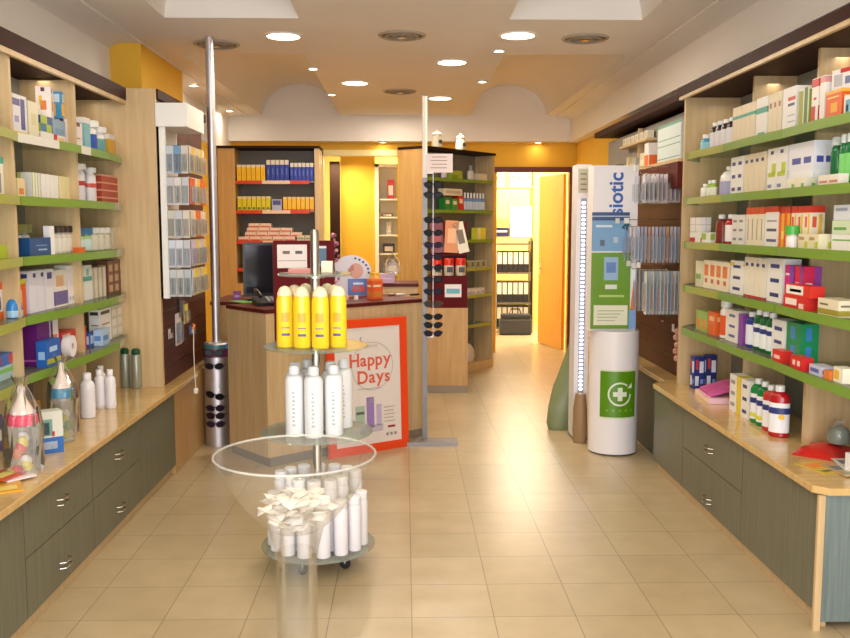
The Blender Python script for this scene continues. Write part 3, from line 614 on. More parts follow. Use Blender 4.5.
o = mk_carton(.06, .07, .135, (70, 150, 200), [('flr', .1, .1, .6, .55, (240, 190, 50)), ('flr', .3, .6, .9, .9, (200, 220, 235))]); place(o, -XF - .05, yy(L_, 71), LV_L[0] + .15, PI / 2, 'blue and yellow carton perched beside the askew one, left top shelf', 'box')
fit(L_, 0, 70, 86, 1, 'carton', .149, .08, 'white carton with brown figure and maroon dots', body=(236, 224, 224), marks=[('flr', .1, .86, .35, 1, (90, 30, 60)), ('flr', .6, .86, .85, 1, (110, 40, 60)), ('flr', .15, .4, .4, .62, (150, 120, 60)), ('flr', .35, .42, .85, .46, (140, 120, 70))])
fit(L_, 0, 88, 94, 1, 'carton', .19, .07, 'teal and white upright carton', body=(130, 190, 200), marks=[('flr', 0, .84, 1, 1, WH)])
fit(L_, 0, 95, 104, 1, 'bottle', .19, 0, 'white bottle with blue label', 'bottle', body=(236, 234, 232), label=(50, 90, 190), capf=.2, neck=.9)
fit(L_, 0, 105, 111, 1, 'bottle', .17, 0, 'white bottle with teal label', 'bottle', body=(236, 234, 232), label=(110, 170, 170), capf=.2, neck=.8)
fit(L_, 0, 112, 118, 1, 'carton', .14, .06, 'mustard yellow carton at the far end', body=(222, 170, 60), marks=[('flr', 0, .8, 1, 1, WH)])
# --- left, second shelf
fit(L_, 1, -6, 7, 1, 'carton', .17, .08, 'white carton with teal top at frame edge', body=(232, 232, 222), marks=[('flr', 0, .84, 1, 1, (60, 170, 150)), ('flr', .3, .1, .7, .6, (150, 140, 130))])
fit(L_, 1, 8, 18, 1, 'carton', .165, .08, 'white carton with brownish print', body=(230, 226, 210), marks=[('flr', .3, .3, .7, .6, (206, 170, 140))])
fit(L_, 1, 19, 27, 1, 'carton', .09, .06, 'small cream carton with orange print', body=(226, 206, 160), marks=[('flr', .2, .2, .8, .5, (214, 130, 60))])
fit(L_, 1, 34, 42, 3, 'carton', .125, .07, 'thin white carton with lime edge', body=(234, 232, 226), marks=[('flr', 0, 0, .25, 1, (190, 200, 110))])
fit(L_, 1, 43, 60, 4, 'carton', .125, .07, 'thin white booklet-like carton', body=(236, 232, 228))
fit(L_, 1, 61, 73, 4, 'carton', .125, .07, 'thin cream carton', body=(228, 216, 166))
fit(L_, 1, 76, 80, 1, 'tube', .20, 0, 'slim grey-white tube', 'tube', body=(214, 212, 222), cap=(214, 212, 222))
fit(L_, 1, 81, 91, 1, 'bottle', .21, 0, 'tall white bottle with small red and black label', 'bottle', body=(230, 226, 234), label=(226, 222, 230), band=(190, 60, 60), capf=.15, neck=.8)
fit(L_, 1, 92, 102, 1, 'bottle', .20, 0, 'tall white bottle with red side print', 'bottle', body=(234, 230, 236), label=(232, 226, 230), band=(206, 90, 80), capf=.15, neck=.7)
for k in range(4):
    fit(L_, 1, 103, 119, 1, 'carton', .042, .07, 'brick red carton, %s of four piled' % ('lowest', 'second lowest', 'second highest', 'highest')[k], z0=.0425 * k, body=(176, 66, 48), marks=[('flr', 0, .8, 1, 1, (226, 160, 130))])
# --- left, third shelf
fit(L_, 2, -4, 12, 1, 'carton', .06, .08, 'lime green low carton at frame edge', body=(170, 190, 40))
fit(L_, 2, -2, 11, 1, 'bottle', .13, 0, 'pale blue squat bottle behind lime carton', 'bottle', xoff=.09, body=(150, 170, 210), capf=.2)
fit(L_, 2, 24, 46, 1, 'carton', .085, .06, 'deep blue wide carton with white lines', xoff=-.02, body=(22, 76, 134), marks=[('f', .4, .3, .8, .38, (160, 190, 220)), ('f', .3, .55, .8, .6, (120, 160, 200))])
fit(L_, 2, 22, 45, 3, 'bottle', .15, 0, 'clear-topped jar with olive cap behind blue carton', 'jar', xoff=.06, body=(206, 204, 190), cap=(120, 120, 60), capf=.3, neck=.9)
fit(L_, 2, 47, 52, 1, 'carton', .14, .03, 'bright white narrow carton beside blue carton', xoff=-.01, body=(246, 246, 250))
fit(L_, 2, 54, 73, 4, 'bottle', .14, 0, 'clear jar with dark cap', 'jar', body=(206, 200, 186), label=(222, 218, 206), cap=(58, 44, 40), capf=.25, neck=.85)
fit(L_, 2, 69, 76, 1, 'carton', .028, .03, 'tiny orange carton before the jars', xoff=-.045, body=(226, 100, 30))
fit(L_, 2, 80, 94, 2, 'bottle', .13, 0, 'clear bottle with blue cap and lime base', 'bottle', body=(170, 200, 150), label=(200, 222, 220), cap=(60, 110, 150), capf=.3, neck=.8)
fit(L_, 2, 95, 112, 3, 'bottle', .13, 0, 'clear pale bottle with green foot', 'bottle', body=(206, 206, 180), label=(214, 206, 190), cap=(220, 220, 214), capf=.25, neck=.7)
fit(L_, 2, 113, 122, 1, 'carton', .13, .06, 'beige carton at the far end', body=(206, 190, 160))
# --- left, fourth shelf
fit(L_, 3, -6, 8, 1, 'carton', .16, .06, 'orange pack with white picture panel at frame edge', xoff=.03, body=(222, 96, 24), marks=[('flr', .1, .2, .85, .8, (232, 226, 226)), ('flr', .3, .25, .7, .6, (50, 60, 90))])
fit(L_, 3, 12, 23, 1, 'carton', .165, .05, 'orange pack with lime top', body=(214, 90, 30), marks=[('flr', 0, .86, 1, 1, (200, 200, 40)), ('flr', .1, .2, .6, .7, (220, 180, 150))])
fit(L_, 3, 3, 14, 1, 'bottle', .13, 0, 'bright blue cone-shaped bottle in front', 'bottle', xoff=-.04, body=(50, 130, 200), label=(160, 200, 232), cap=(50, 130, 200), capf=.3, neck=.3, shoulder=.4)
fit(L_, 3, 26, 42, 2, 'carton', .195, .08, 'lavender-white carton with navy square', body=(220, 218, 230), marks=[('flr', .55, .84, .9, .94, (60, 60, 120))])
fit(L_, 3, 43, 51, 1, 'carton', .195, .08, 'white tall carton with navy block near the top', body=(226, 222, 228), marks=[('flr', .2, .76, .8, .92, (60, 60, 120))])
fit(L_, 3, 52, 65, 1, 'carton', .185, .08, 'white carton with orange top and purple base', body=(232, 222, 214), marks=[('flr', .1, .55, .7, .85, (226, 180, 130)), ('flr', .0, .05, 1, .42, (110, 96, 150))])
fit(L_, 3, 66, 72, 2, 'carton', .20, .07, 'narrow white carton', body=(232, 226, 230), marks=[('flr', .2, .1, .7, .2, (170, 170, 200))])
fit(L_, 3, 73, 81, 1, 'carton', .19, .07, 'pale pink carton with dark red bar', body=(234, 200, 184), marks=[('flr', .25, .45, .55, .92, (160, 40, 50))])
fit(L_, 3, 82, 90, 1, 'carton', .19, .07, 'white carton with teal band', body=(226, 228, 222), marks=[('flr', .0, .55, 1, .68, (70, 170, 160)), ('flr', .3, .7, .6, .9, (100, 190, 170))])
fit(L_, 3, 91, 104, 3, 'carton', .17, .07, 'narrow white and beige carton', body=(222, 214, 200), marks=[('flr', 0, 0, .3, 1, (190, 170, 140))])
fit(L_, 3, 106, 123, 3, 'carton', .20, .07, 'brown gridded carton with beige panes', body=(110, 66, 46), marks=[('flr', .2, a, .8, a + .2, (190, 156, 120)) for a in (.08, .38, .68)])
# --- left, lowest shelf
fit(L_, 4, -8, 10, 1, 'carton', .06, .08, 'pale blue and green carton at frame edge', body=(160, 190, 200), marks=[('flr', 0, .5, 1, .8, (120, 180, 90))])
fit(L_, 4, -6, 8, 1, 'carton', .05, .07, 'red and blue small carton on pale blue one', z0=.062, body=(40, 100, 180), marks=[('flr', .6, .1, 1, .9, (200, 60, 60))])
fit(L_, 4, 32, 45, 1, 'carton', .20, .07, 'deep purple tall carton', body=(106, 24, 120), marks=[('flr', 0, .12, 1, .16, (190, 90, 180))])
fit(L_, 4, 46, 54, 1, 'carton', .20, .07, 'white carton with orange and purple print', body=(228, 220, 226), marks=[('flr', .1, .45, .8, .65, (230, 130, 40)), ('flr', 0, .0, .25, 1, (110, 30, 130)), ('flr', .3, .12, .9, .2, (50, 40, 60))])
fit(L_, 4, 29, 44, 1, 'carton', .125, .05, 'blue carton with white script in front', xoff=-.055, body=(34, 96, 182), marks=[('f', .2, .55, .75, .75, (170, 205, 240)), ('f', 0, .1, 1, .3, (170, 180, 60)), ('l', .2, .3, .8, .6, (150, 190, 230))])
fit(L_, 4, 56, 82, 1, 'carton', .125, .08, 'red carton with white side panel', body=(210, 50, 44), marks=[('flr', .05, .3, .35, .9, (236, 200, 190)), ('flr', .45, .35, .8, .75, (230, 120, 110))])
o = raw_empty('paper_roll'); MB().lathe([(.017, -.02), (.055, -.02), (.055, .02), (.017, .02), (.017, -.02)], mat((236, 230, 232), .6), 26, T=RX(PI / 2), cap=False).build('roll', o)
MB().lathe([(.015, -.019), (.0165, -.019), (.0165, .019), (.015, .019), (.015, -.019)], mat((206, 180, 150)), 20, T=RX(PI / 2), cap=False).build('core', o)
place(o, -XF + .025, yy(L_, 59), LV_L[4] + .0555, PI / 2, 'white ring-shaped roll leaning before the red carton, left lowest shelf', 'roll')
fit(L_, 4, 84, 91, 1, 'carton', .075, .06, 'small blue carton beside red one', body=(60, 90, 180), marks=[('flr', .3, .2, 1, .8, (200, 214, 232))])
fit(L_, 4, 88, 96, 1, 'carton', .09, .05, 'small pale blue carton', xoff=-.055, body=(170, 196, 224), marks=[('flr', .1, .3, .8, .6, (90, 130, 190))])
fit(L_, 4, 94, 106, 1, 'carton', .19, .06, 'white carton with black header and brown lines', xoff=-.01, body=(232, 228, 226), marks=[('flr', .12, .84, .88, .94, (50, 48, 50))] + [('flr', .2, v, .85, v + .04, (150, 120, 90)) for v in (.2, .36, .52)])
fit(L_, 4, 108, 124, 3, 'carton', .19, .06, 'pale carton with grey grid', body=(206, 198, 186), marks=[('flr', .1, a, .9, a + .2, (226, 222, 214)) for a in (.08, .38, .68)])
# --- left worktop
def tall_bottle(h, r, key): return inst(key, lambda: mk_bottle(r, h, (238, 236, 240), (240, 238, 240), (234, 232, 238), None, 'bottle', capf=.16, neck=.5, flat=.8))
for i, (x, y, ds) in enumerate(((-1.655, 4.66, 'tall white bottle standing before the other white ones, left worktop'), (-1.675, 4.90, 'white bottle at left of the rear white group, left worktop'), (-1.71, 5.03, 'white bottle in the middle rear of the white group, left worktop'), (-1.615, 4.90, 'white bottle at right of the white group, left worktop'))):
    place(tall_bottle(.235 if i == 0 else .215, .038 if i == 0 else .029, 'tb0' if i == 0 else 'tb1'), x, y, WT + .0006, 0, ds, 'bottle')
def mk_spray():
    o = raw_empty('spray_can'); MB().lathe([(.028, 0), (.03, .004), (.03, .20), (.026, .208)], mat((156, 160, 142), .3, .3), 20).build('can', o)
    MB().lathe([(.024, .208), (.026, .212), (.026, .235), (.016, .245)], mat((20, 80, 50), .3), 16).build('cap', o); return o
wt_item(inst('spray', mk_spray), 126, 387, 0, 'silver-grey can with dark green cap, farther left, left worktop', 'can')
wt_item(inst('spray', mk_spray), 137, 388, 0, 'silver-grey can with dark green cap beside the end panel, left worktop', 'can')
def sack_film(r):
    rnd = random.Random(int(r * 1e4)); nn = 26; vs = []; fs = []; pr = [(r * 1.12, .001), (r * 1.2, .04), (r * 1.16, .12), (r * 1.22, .20), (r * 1.0, .27), (r * .62, .32), (r * .3, .36), (r * .55, .40)]
    for q, z in pr:
        for i in range(nn): a = 2 * PI * i / nn; k = q * (1 + rnd.uniform(-.05, .05)); vs.append((k * math.cos(a), k * math.sin(a), z + (rnd.uniform(-.01, .01) if z > .01 else 0)))
    for j in range(len(pr) - 1):
        for i in range(nn): k = (i + 1) % nn; fs.append((j * nn + i, j * nn + k, (j + 1) * nn + k, (j + 1) * nn + i))
    return MB().add(vs, fs, M['film'], False)
def giant_feeder(col, fill, seedv, r=.062, hb=.17):
    o = raw_empty('feeding_bottle'); rnd = random.Random(seedv)
    MB().lathe([(r * .85, 0), (r, .012), (r, hb * .45), (r * .9, hb * .62), (r, hb * .8), (r * .86, hb)], M['bag'], 28, cap=False).build('clear_bottle', o)
    MB().lathe([(r * .84, 0.001), (r * .84, .003)], mat((230, 230, 230)), 24).build('bottle_base', o)
    MB().lathe([(r * .9, hb), (r * .95, hb + .004), (r * .95, hb + .038), (r * .9, hb + .042), (r * .5, hb + .044)], mat(col, .25), 28).build('screw_ring', o)
    MB().lathe([(r * .72, hb + .044), (r * .62, hb + .065), (r * .32, hb + .10), (r * .2, hb + .125), (r * .26, hb + .14), (r * .17, hb + .158), (.002, hb + .163)], mat((232, 214, 202), .3), 24).build('teat', o)
    for k in range(7):
        a = rnd.random() * 6.3; q = rnd.random() * r * .5
        c = fill[k % len(fill)]
        if k == 0:
            wrap = sack_film(r); wrap.build('cellophane_wrap', o)
        MB().lathe([(.002, 0), (.018, .006), (.02, .03), (.012, .045), (.002, .048)], mat(c, .3), 10, T=TR(q * math.cos(a), q * math.sin(a), .006 + .021 * k) @ RX(rnd.random())).build('filling', o)
    return o
p = at(61, 446, z=WT)
wt_item(giant_feeder((24, 132, 170), [(190, 180, 60), (220, 215, 200), (120, 150, 90), (214, 206, 190)], 3, .060, .205), 64, 440, 0, 'giant clear feeding bottle with blue ring on the left worktop', 'bottle')
wt_item(giant_feeder((222, 60, 96), [(236, 60, 70), (236, 220, 90), (240, 236, 236), (220, 120, 60)], 5, .064, .205), 25, 474, 0, 'giant clear feeding bottle with pink ring on the left worktop', 'bottle')
o = mk_carton(.125, .07, .185, (222, 224, 214), [('flr', 0, 0, 1, .38, (46, 110, 190)), ('flr', .25, .1, .8, .28, (200, 220, 240)), ('flr', .2, .42, .65, .82, (120, 170, 160)), ('flr', .35, .45, .55, .75, (60, 80, 110)), ('flr', .62, .4, .72, .52, (206, 50, 50)), ('t', .1, .1, .9, .9, (206, 210, 200))])
wt_item(o, 47, 452, .62, 'white and blue picture carton between the giant bottles, left worktop', 'box')
for k, (px, py, c, ds) in enumerate(((5, 488, (226, 166, 40), 'yellow folded leaflet at the near end of left worktop'), (12, 478, (236, 220, 224), 'pale pinkish folded leaflet at the near end of left worktop'), (-2, 480, (206, 90, 60), 'orange-red leaflet under the frame edge on left worktop'))):
    mb = MB(); mb.box(-.06, .06, -.08, .08, 0, .006, mat(c, .3)); mb.box(-.04, .04, -.05, .0, .006, .007, mat((240, 220, 120) if k != 1 else (200, 150, 160), .3))
    q = wt_item(mb.build('leaflet'), px, py, .5 + .4 * k, ds, 'leaflet'); q.location.z += .008 * k
for (px, py, h, c, ds) in ((4, 452, .16, (96, 90, 140), 'slate purple carton at frame edge on the left worktop'), (22, 428, .13, (206, 160, 50), 'ochre carton behind the pink-ringed bottle, left worktop'), (41, 420, .10, (226, 170, 60), 'amber carton behind the blue-ringed bottle, left worktop')):
    p = at(px, py, z=WT); place(mk_carton(.08, .05, h, c, [('flr', .15, .3, .85, .6, (226, 222, 214))]), min(p.x, -1.78) - .04, p.y, WT + .0006, PI / 2, ds, 'box')

# ------------------------------------------------- right end: slatted wall and packs
t = empty('slatwall', 'dark brown slatted display wall with hooks at right behind the round totem', 'display wall', (0, 0, 0))
mb = MB(); mb.box(1.80, 1.84, 5.64, 8.2, WT + .001, 1.80, M['slat'])
for k in range(9): mb.box(1.798, 1.801, 5.64, 8.2, WT + .12 + k * .13, WT + .128 + k * .13, M['black'])
mb.build('slat_board', t)
MB().box(1.70, 1.84, 5.64, 6.9, 1.80, 1.965, M['maroon']).build('fascia', t)
MB().box(1.70, XR - .01, 5.64, 8.2, 1.965, 1.985, M['beech']).build('top_shelf', t)
MB().box(1.84, XR - .01, 5.64, 8.2, 1.985, 2.31, M['backp']).box(1.80, XR - .01, 7.0, 7.02, 1.985, 2.31, M['beech']).build('back_panel', t)
rows = [(1.895, 5.80, 9, 'upper'), (1.56, 5.78, 13, 'middle'), (1.275, 5.78, 10, 'lower')]
X0R = (1.535, 1.475, 1.555)
for ri, (z, y, n, w_) in enumerate(rows):
    for yk in (y, y + .26):
        hx = X0R[ri] - .03
        h = MB(); h.tube([(1.80, yk, z), (hx + .01, yk, z), (hx, yk, z + .015)], .003, M['chrome'], 6); h.tube([(1.80, yk, z + .045), (hx - .01, yk, z + .045)], .0022, M['chrome'], 6)
        h.box(hx - .035, hx - .01, yk - .018, yk + .018, z + .02, z + .055, M['strip3']); h.build('hook', t)
def mk_pack(w, h, card, blister, item, th=.016):
    o = raw_empty('hanging_pack')
    MB().box(-w / 2, w / 2, -.0012, .0012, -h, 0.012, mat(card, .35)).build('card', o)
    mb = MB(); mb.box(-w * .38, w * .38, -th, -.0012, -h * .92, -h * .25, M['bag']); mb.build('blister', o)
    mb = MB(); mb.lathe([(w * .10, -h * .88), (w * .16, -h * .7), (w * .10, -h * .55), (w * .08, -h * .3)], mat(item, .35), 10, T=TR(0, -th * .5, 0), sy=.45); mb.build('contents', o)
    return o
cols_r = [[((226, 222, 226), (170, 150, 170)), ((214, 208, 214), (90, 80, 100)), ((206, 196, 214), (220, 150, 110)), ((232, 226, 232), (150, 120, 170))],
          [((176, 184, 212), (110, 130, 190)), ((198, 202, 226), (90, 110, 180)), ((168, 178, 208), (140, 150, 200)), ((212, 160, 120), (200, 90, 50)), ((200, 208, 228), (96, 150, 200))],
          [((224, 216, 214), (206, 120, 80)), ((190, 208, 224), (110, 160, 210)), ((230, 226, 224), (226, 130, 60)), ((160, 186, 214), (90, 130, 190))]]
slw = t
for ri, (z, y, n, w_) in enumerate(rows):
    hh = (.17, .22, .27)[ri]
    for yi, yk in enumerate((y, y + .26)):
        for k in range(n):
            c = cols_r[ri][(k * 3 + ri + yi) % len(cols_r[ri])] if ri else cols_r[0][(0 if k < n // 2 else 2) + k % 2]
            o = inst(('pack', ri, c), lambda: mk_pack((.075, .045, .06)[ri], hh, c[0], (0, 0, 0), c[1]))
            x = X0R[ri] + k * ((1.785 - X0R[ri]) / n)
            place(o, x, yk, z - .012, -PI / 2, 'hanging blister packs in the %s row, %s hook, on the slatted wall at right' % (w_, ('front', 'rear')[yi]), 'pack', '%s row packs on the %s hook' % (w_, ('front', 'rear')[yi]))
# pumps / small things low on the slatwall
for k, (y, z, c, ds) in enumerate(((5.95, .86, (230, 226, 224), 'small white square tag low on the brown slatted wall'), (5.80, .80, (206, 150, 130), 'pinkish beaded pack hanging low on the brown slatted wall'), (6.2, .90, (200, 196, 200), 'thin white price holder low on the brown slatted wall'))):
    mb = MB(); 
    if k == 1:
        for q in range(5): mb.lathe([(.003, 0), (.018, .01), (.02, .03), (.004, .045)], mat(c, .35), 10, T=TR(0, (-.012, .012)[q % 2], -.12 + q * .045))
    else: mb.box(-.006, .0, -.02, .02, 0, .05 if k == 0 else .008, mat(c, .35))
    place(mb.build('tag'), 1.774 if k == 1 else 1.797, y, z, 0, ds, 'tag')
rebase(slw, 1.82, 6.9, WT)
# goods on the top shelf above the slatwall
zt = 1.9858
o = mk_carton(.52, .12, .245, (206, 222, 222), [('f', .02, v, .98, v + .02, (60, 130, 120)) for v in (.08, .42, .58)] + [('f', 0, .93, 1, 1, (90, 160, 140))] + [('l', .1, .1, .9, .9, (226, 230, 230))])
place(o, 1.79, 5.95, zt, -PI / 2, 'wide pale rack block of teal-dotted notebooks on top of the slatted wall', 'box')
o = mk_carton(.11, .09, .17, (238, 232, 226), [('flr', .05, .05, .95, .5, (232, 110, 40))]); place(o, 1.79, 6.55, zt, -PI / 2, 'white and orange carton beside the teal-dotted block, above slatted wall', 'box')
for k in range(6):
    o = inst('tb', lambda: mk_carton(.09, .05, .055, (226, 218, 196), [('f', .2, .2, .8, .8, (190, 180, 160))]))
    place(o, 1.80, 6.70 + k * .13, 2.3365 if 0 else zt + .22, -PI / 2, 'small cream cartons in a row on the upper ledge above the slatted wall', 'box', 'cream cartons on the upper ledge')
MB_ = MB().box(1.76, 2.0, 6.62, 7.45, zt + .20, zt + .219, M['beech']); MB_.box(1.98, 2.0, 6.62, 7.45, zt, zt + .2, M['beech']); tag(MB_.build('ledge'), 'pale narrow raised ledge carrying cream cartons above the slatted wall', 'shelf')
for k, (y, h, w2, c, ds) in enumerate(((6.80, .12, .14, (214, 206, 180), 'cream carton under the raised ledge above the slatted wall, nearest'), (7.05, .10, .12, (170, 166, 160), 'grey carton under the raised ledge above the slatted wall'), (7.25, .12, .06, (214, 200, 150), 'sand coloured slim carton under the raised ledge'), (7.65, .09, .07, (96, 50, 60), 'dark plum carton at far end above the slatted wall'), (7.85, .08, .07, (90, 90, 150), 'blue-violet carton at far end above the slatted wall'))):
    place(mk_carton(w2, .08, h, c, [('flr', .2, .3, .8, .6, tuple(min(255, v + 30) for v in c))]), 1.82, y, zt, -PI / 2, ds, 'box')

# ------------------------------------------------------------ white totem
TX, TY = 1.445, 6.14
t = empty('totem', 'white cylindrical display totem with green cross panel and posters above', 'display stand', (TX, TY, 0))
r = .168; wp = mat((238, 234, 236), .25)
MB().lathe([(r, 0.012), (r, .85), (r - .004, .855)], wp, 48).lathe([(r * .97, 0), (r * .97, .012)], mat((70, 70, 70)), 40).build('drum', t)
# upper half: back shell with flat front
mb = MB(); out = [(-.150, -.10)] + [(.150, -.10)] + [(.165 * math.cos(a), -.0 + .15 * math.sin(a)) for a in [PI * k / 12 for k in range(0, 13)]]
mb.prism([(a_ - .035, b__) for a_, b__ in out], .855, 1.965, wp); mb.build('upper_panel', t, rz=0)
rr = r + .0012
def curved(a0, a1, z0, z1, m, rad):
    n = 10; vs = []
    for i in range(n + 1):
        a = a0 + (a1 - a0) * i / n; vs += [(rad * math.sin(a), -rad * math.cos(a), z0), (rad * math.sin(a), -rad * math.cos(a), z1)]
    return vs, [(2 * i, 2 * i + 2, 2 * i + 3, 2 * i + 1) for i in range(n)], m
gm = mat((88, 142, 16), .3); off = -.15
mb = MB(); mb.add(*curved(-.62 + off - .02, .96 + off + .01, .27 - .01, .585 + .01, mat((214, 226, 190), .3), rr), smooth=True)
mb.add(*curved(-.62 + off, .96 + off - .02, .27, .585, gm, rr + .0008), smooth=True)
lt = mat((226, 236, 214), .35); ac = .19 + off; zc = .43
def on(u, v, rad=rr + .0018): a = ac + u / r; return (rad * math.sin(a), -rad * math.cos(a), zc + v)
def strip_on(pa, m): 
    n = len(pa) // 2; mb.add([on(*p) for p in pa], [(2 * i, 2 * i + 1, 2 * i + 3, 2 * i + 2) for i in range(n - 1)], m)
pa = []
for k in range(33):
    a = math.radians(50 + 310 * k / 32); pa += [(.070 * math.cos(a), .070 * math.sin(a)), (.082 * math.cos(a), .082 * math.sin(a))]
strip_on(pa, lt)
mb.add([on(.052, .040), on(.088, .040), on(.088, .078)], [(0, 1, 2)], lt)
cr = rr + .0035
for a0_, a1_, b0_, b1_ in ((-.016, .016, -.046, .046), (-.046, -.016, -.016, .016), (.016, .046, -.016, .016)):
    mb.add([on(a0_, b0_, cr), on(a1_, b0_, cr), on(a1_, b1_, cr), on(a0_, b1_, cr)], [(0, 1, 2, 3)], lt)
for u in (-.085, -.043, 0, .043, .085): mb.add([on(u - .006, -.118), on(u + .006, -.118), on(u + .006, -.106), on(u - .006, -.106)], [(0, 1, 2, 3)], mat((140, 180, 80), .3))
mb.build('cross_emblem', t)
fy = -.1012
mb = MB(); mb.box(-.146, .106, fy - .004, fy, 1.395, 1.655, mat((120, 165, 205), .2)); mb.box(-.146, .106, fy - .005, fy - .004, 1.60, 1.655, mat((60, 84, 130), .2)); mb.box(-.146, .106, fy - .0052, fy - .004, 1.625, 1.632, mat((190, 205, 225), .2))
mb.box(-.12, -.01, fy - .0055, fy - .004, 1.555, 1.57, mat((215, 230, 240), .2)); mb.box(-.09, -.06, fy - .0055, fy - .004, 1.43, 1.47, mat((90, 100, 120), .2)); mb.box(.0, .03, fy - .0055, fy - .004, 1.45, 1.49, mat((190, 200, 210), .2))
mb.add([(.05, fy - .0055, 1.55), (.10, fy - .0055, 1.53), (.106, fy - .0055, 1.58), (.08, fy - .0055, 1.585)], [(0, 1, 2, 3)], mat((30, 90, 110), .2)); mb.build('blue_poster', t).location.x = -.045
mb = MB(); mb.box(-.146, .120, fy - .004, fy, .87, 1.385, mat((104, 150, 30), .2)); mb.box(-.060, .035, fy - .0055, fy - .004, 1.20, 1.355, mat((150, 180, 215), .2)); mb.box(-.045, .02, fy - .0065, fy - .0055, 1.25, 1.32, mat((96, 130, 190), .2))
mb.box(-.05, .03, fy - .0055, fy - .004, 1.14, 1.17, mat((220, 226, 214), .2)); mb.box(-.09, .08, fy - .0055, fy - .004, 1.085, 1.10, mat((180, 205, 120), .2))
mb.box(-.125, .105, fy - .0058, fy - .004, .895, 1.03, mat((226, 226, 200), .3))
for k in range(4): mb.box(-.10, .08 - .02 * k, fy - .0064, fy - .0058, .99 - .022 * k, .995 - .022 * k, mat((150, 160, 130), .3))
mb.box(-.14, .15, fy - .012, fy - .004, .858, .868, mat((190, 190, 186), .3)); mb.build('green_poster', t).location.x = -.045
mb = MB(); text_geo(mb, 'siotic', .135, mat((44, 92, 178), .3), TR(.055, fy - .0006, 1.775) @ FACE @ RZ(PI / 2), bold=.003)
mb.build('lettering', t).location.x = -.085
mb = MB(); mb.box(.108, .155, fy - .016, fy - .002, .87, 1.0, mat((120, 160, 214), .3)); mb.add([(.118, fy - .004, 1.0), (.15, fy - .004, 1.0), (.14, fy - .004, 1.22)], [(0, 1, 2)], mat((222, 120, 40), .3)); mb.build('leaflet_holder', t).location.x = -.04
# lit side column with strip of small lamps
t = empty('lit_column', 'slim white vertical column with a strip of small white lamps beside totem', 'display column', (1.283, 6.50, 0), .0)
MB().box(-.052, .05, -.03, .16, 0.02, 2.0, wp).box(-.055, .053, -.033, .163, 0, .02, M['alu']).build('column', t)
mb = MB(); mb.box(-.022, .018, -.033, -.030, .35, 1.76, mat((150, 160, 185), .3))
for k in range(46): mb.box(-.014, .010, -.036, -.033, .37 + k * .03, .384 + k * .03, M['led'])
mb.build('lamp_strip', t)
mb = MB(); mb.box(-.045, .03, -.034, -.030, 1.80, 1.97, mat((196, 190, 165), .4)); 
for k in range(4): mb.box(-.03, .015, -.0355, -.034, 1.82 + .036 * k, 1.828 + .036 * k, mat((120, 110, 100), .4))
mb.build('small_card', t)
# bags beside the column
mb = MB(); n = 16; vs = []; fs = []
def sack(prof, m, T, sx, sy, wob, sd):
    rnd = random.Random(sd); nn = 20; vs = []; fs = []
    for r_, z_ in prof:
        for i in range(nn):
            a = 2 * PI * i / nn; k = 1 + wob * math.sin(3 * a + z_ * 9 + sd) + rnd.uniform(-.03, .03); vs.append((r_ * k * math.cos(a) * sx, r_ * k * math.sin(a) * sy, z_))
    for j in range(len(prof) - 1):
        for i in range(nn): k = (i + 1) % nn; fs.append((j * nn + i, j * nn + k, (j + 1) * nn + k, (j + 1) * nn + i))
    fs.append(tuple(reversed(range(nn)))); fs.append(tuple(range((len(prof) - 1) * nn, len(prof) * nn)))
    b = MB(); b.add(vs, fs, m, True, T); return b
o = sack([(.15, 0), (.17, .05), (.15, .18), (.12, .34), (.08, .50), (.045, .66), (.05, .72)], mat((126, 136, 96), .4), Matrix(((1, 0, .12, 0), (0, 1, 0, 0), (0, 0, 1, 0), (0, 0, 0, 1))), .8, .6, .13, 2).build('bag'); place(o, 1.215, 6.85, 0, 0, 'dark green soft bag standing on the floor left of the lit column', 'bag')
o = sack([(.05, 0), (.06, .1), (.055, .25), (.04, .36)], mat((150, 120, 84), .5), Matrix(), .9, .8, .05, 4).build('bag'); place(o, 1.265, 6.38, 0, 0, 'small brown wrapped bag at the foot of the lit column', 'bag')

# ------------------------------------------------- left display on the slatwall
t = empty('slatwall', 'dark brown slatted wall section beyond the left shelving', 'display wall', (0, 0, 0))
mb = MB(); mb.box(-1.99, -1.505, 5.585, 6.80, WT + .001, 2.325, M['slat'])
for k in range(14): mb.box(-1.506, -1.503, 5.585, 6.80, WT + .10 + k * .12, WT + .108 + k * .12, M['black'])
mb.build('slat_board', t); rebase(t, -1.75, 6.0, WT)
t = empty('hanging_display', 'white framed hanging goods display mounted beyond the left end panel', 'display case', (0, 0, 0))
wx0, wx1, wy0, wy1 = -1.498, -1.315, 5.56, 6.00
MB().box(wx0, wx1 + .005, wy0 - .02, wy1, 2.16, 2.30, M['white']).build('header', t)
MB().box(wx0, wx0 + .05, wy0, wy0 + .02, 1.12, 2.16, M['white']).box(wx0, wx0 + .012, wy0, wy1, 1.12, 2.16, mat((206, 200, 192), .4)).build('side_frame', t)
mb = MB()
for z in (2.05, 1.86, 1.66, 1.48, 1.30): mb.tube([(wx0 + .05, wy0 + .008, z), (wx1, wy0 + .008, z)], .003, M['chrome'], 6); mb.tube([(wx1, wy0 + .01, z), (wx1, wy1, z)], .003, M['chrome'], 6)
mb.build('wire_rail', t); rebase(t, -1.38, 5.9, 1.12)
silver = (196, 196, 204)
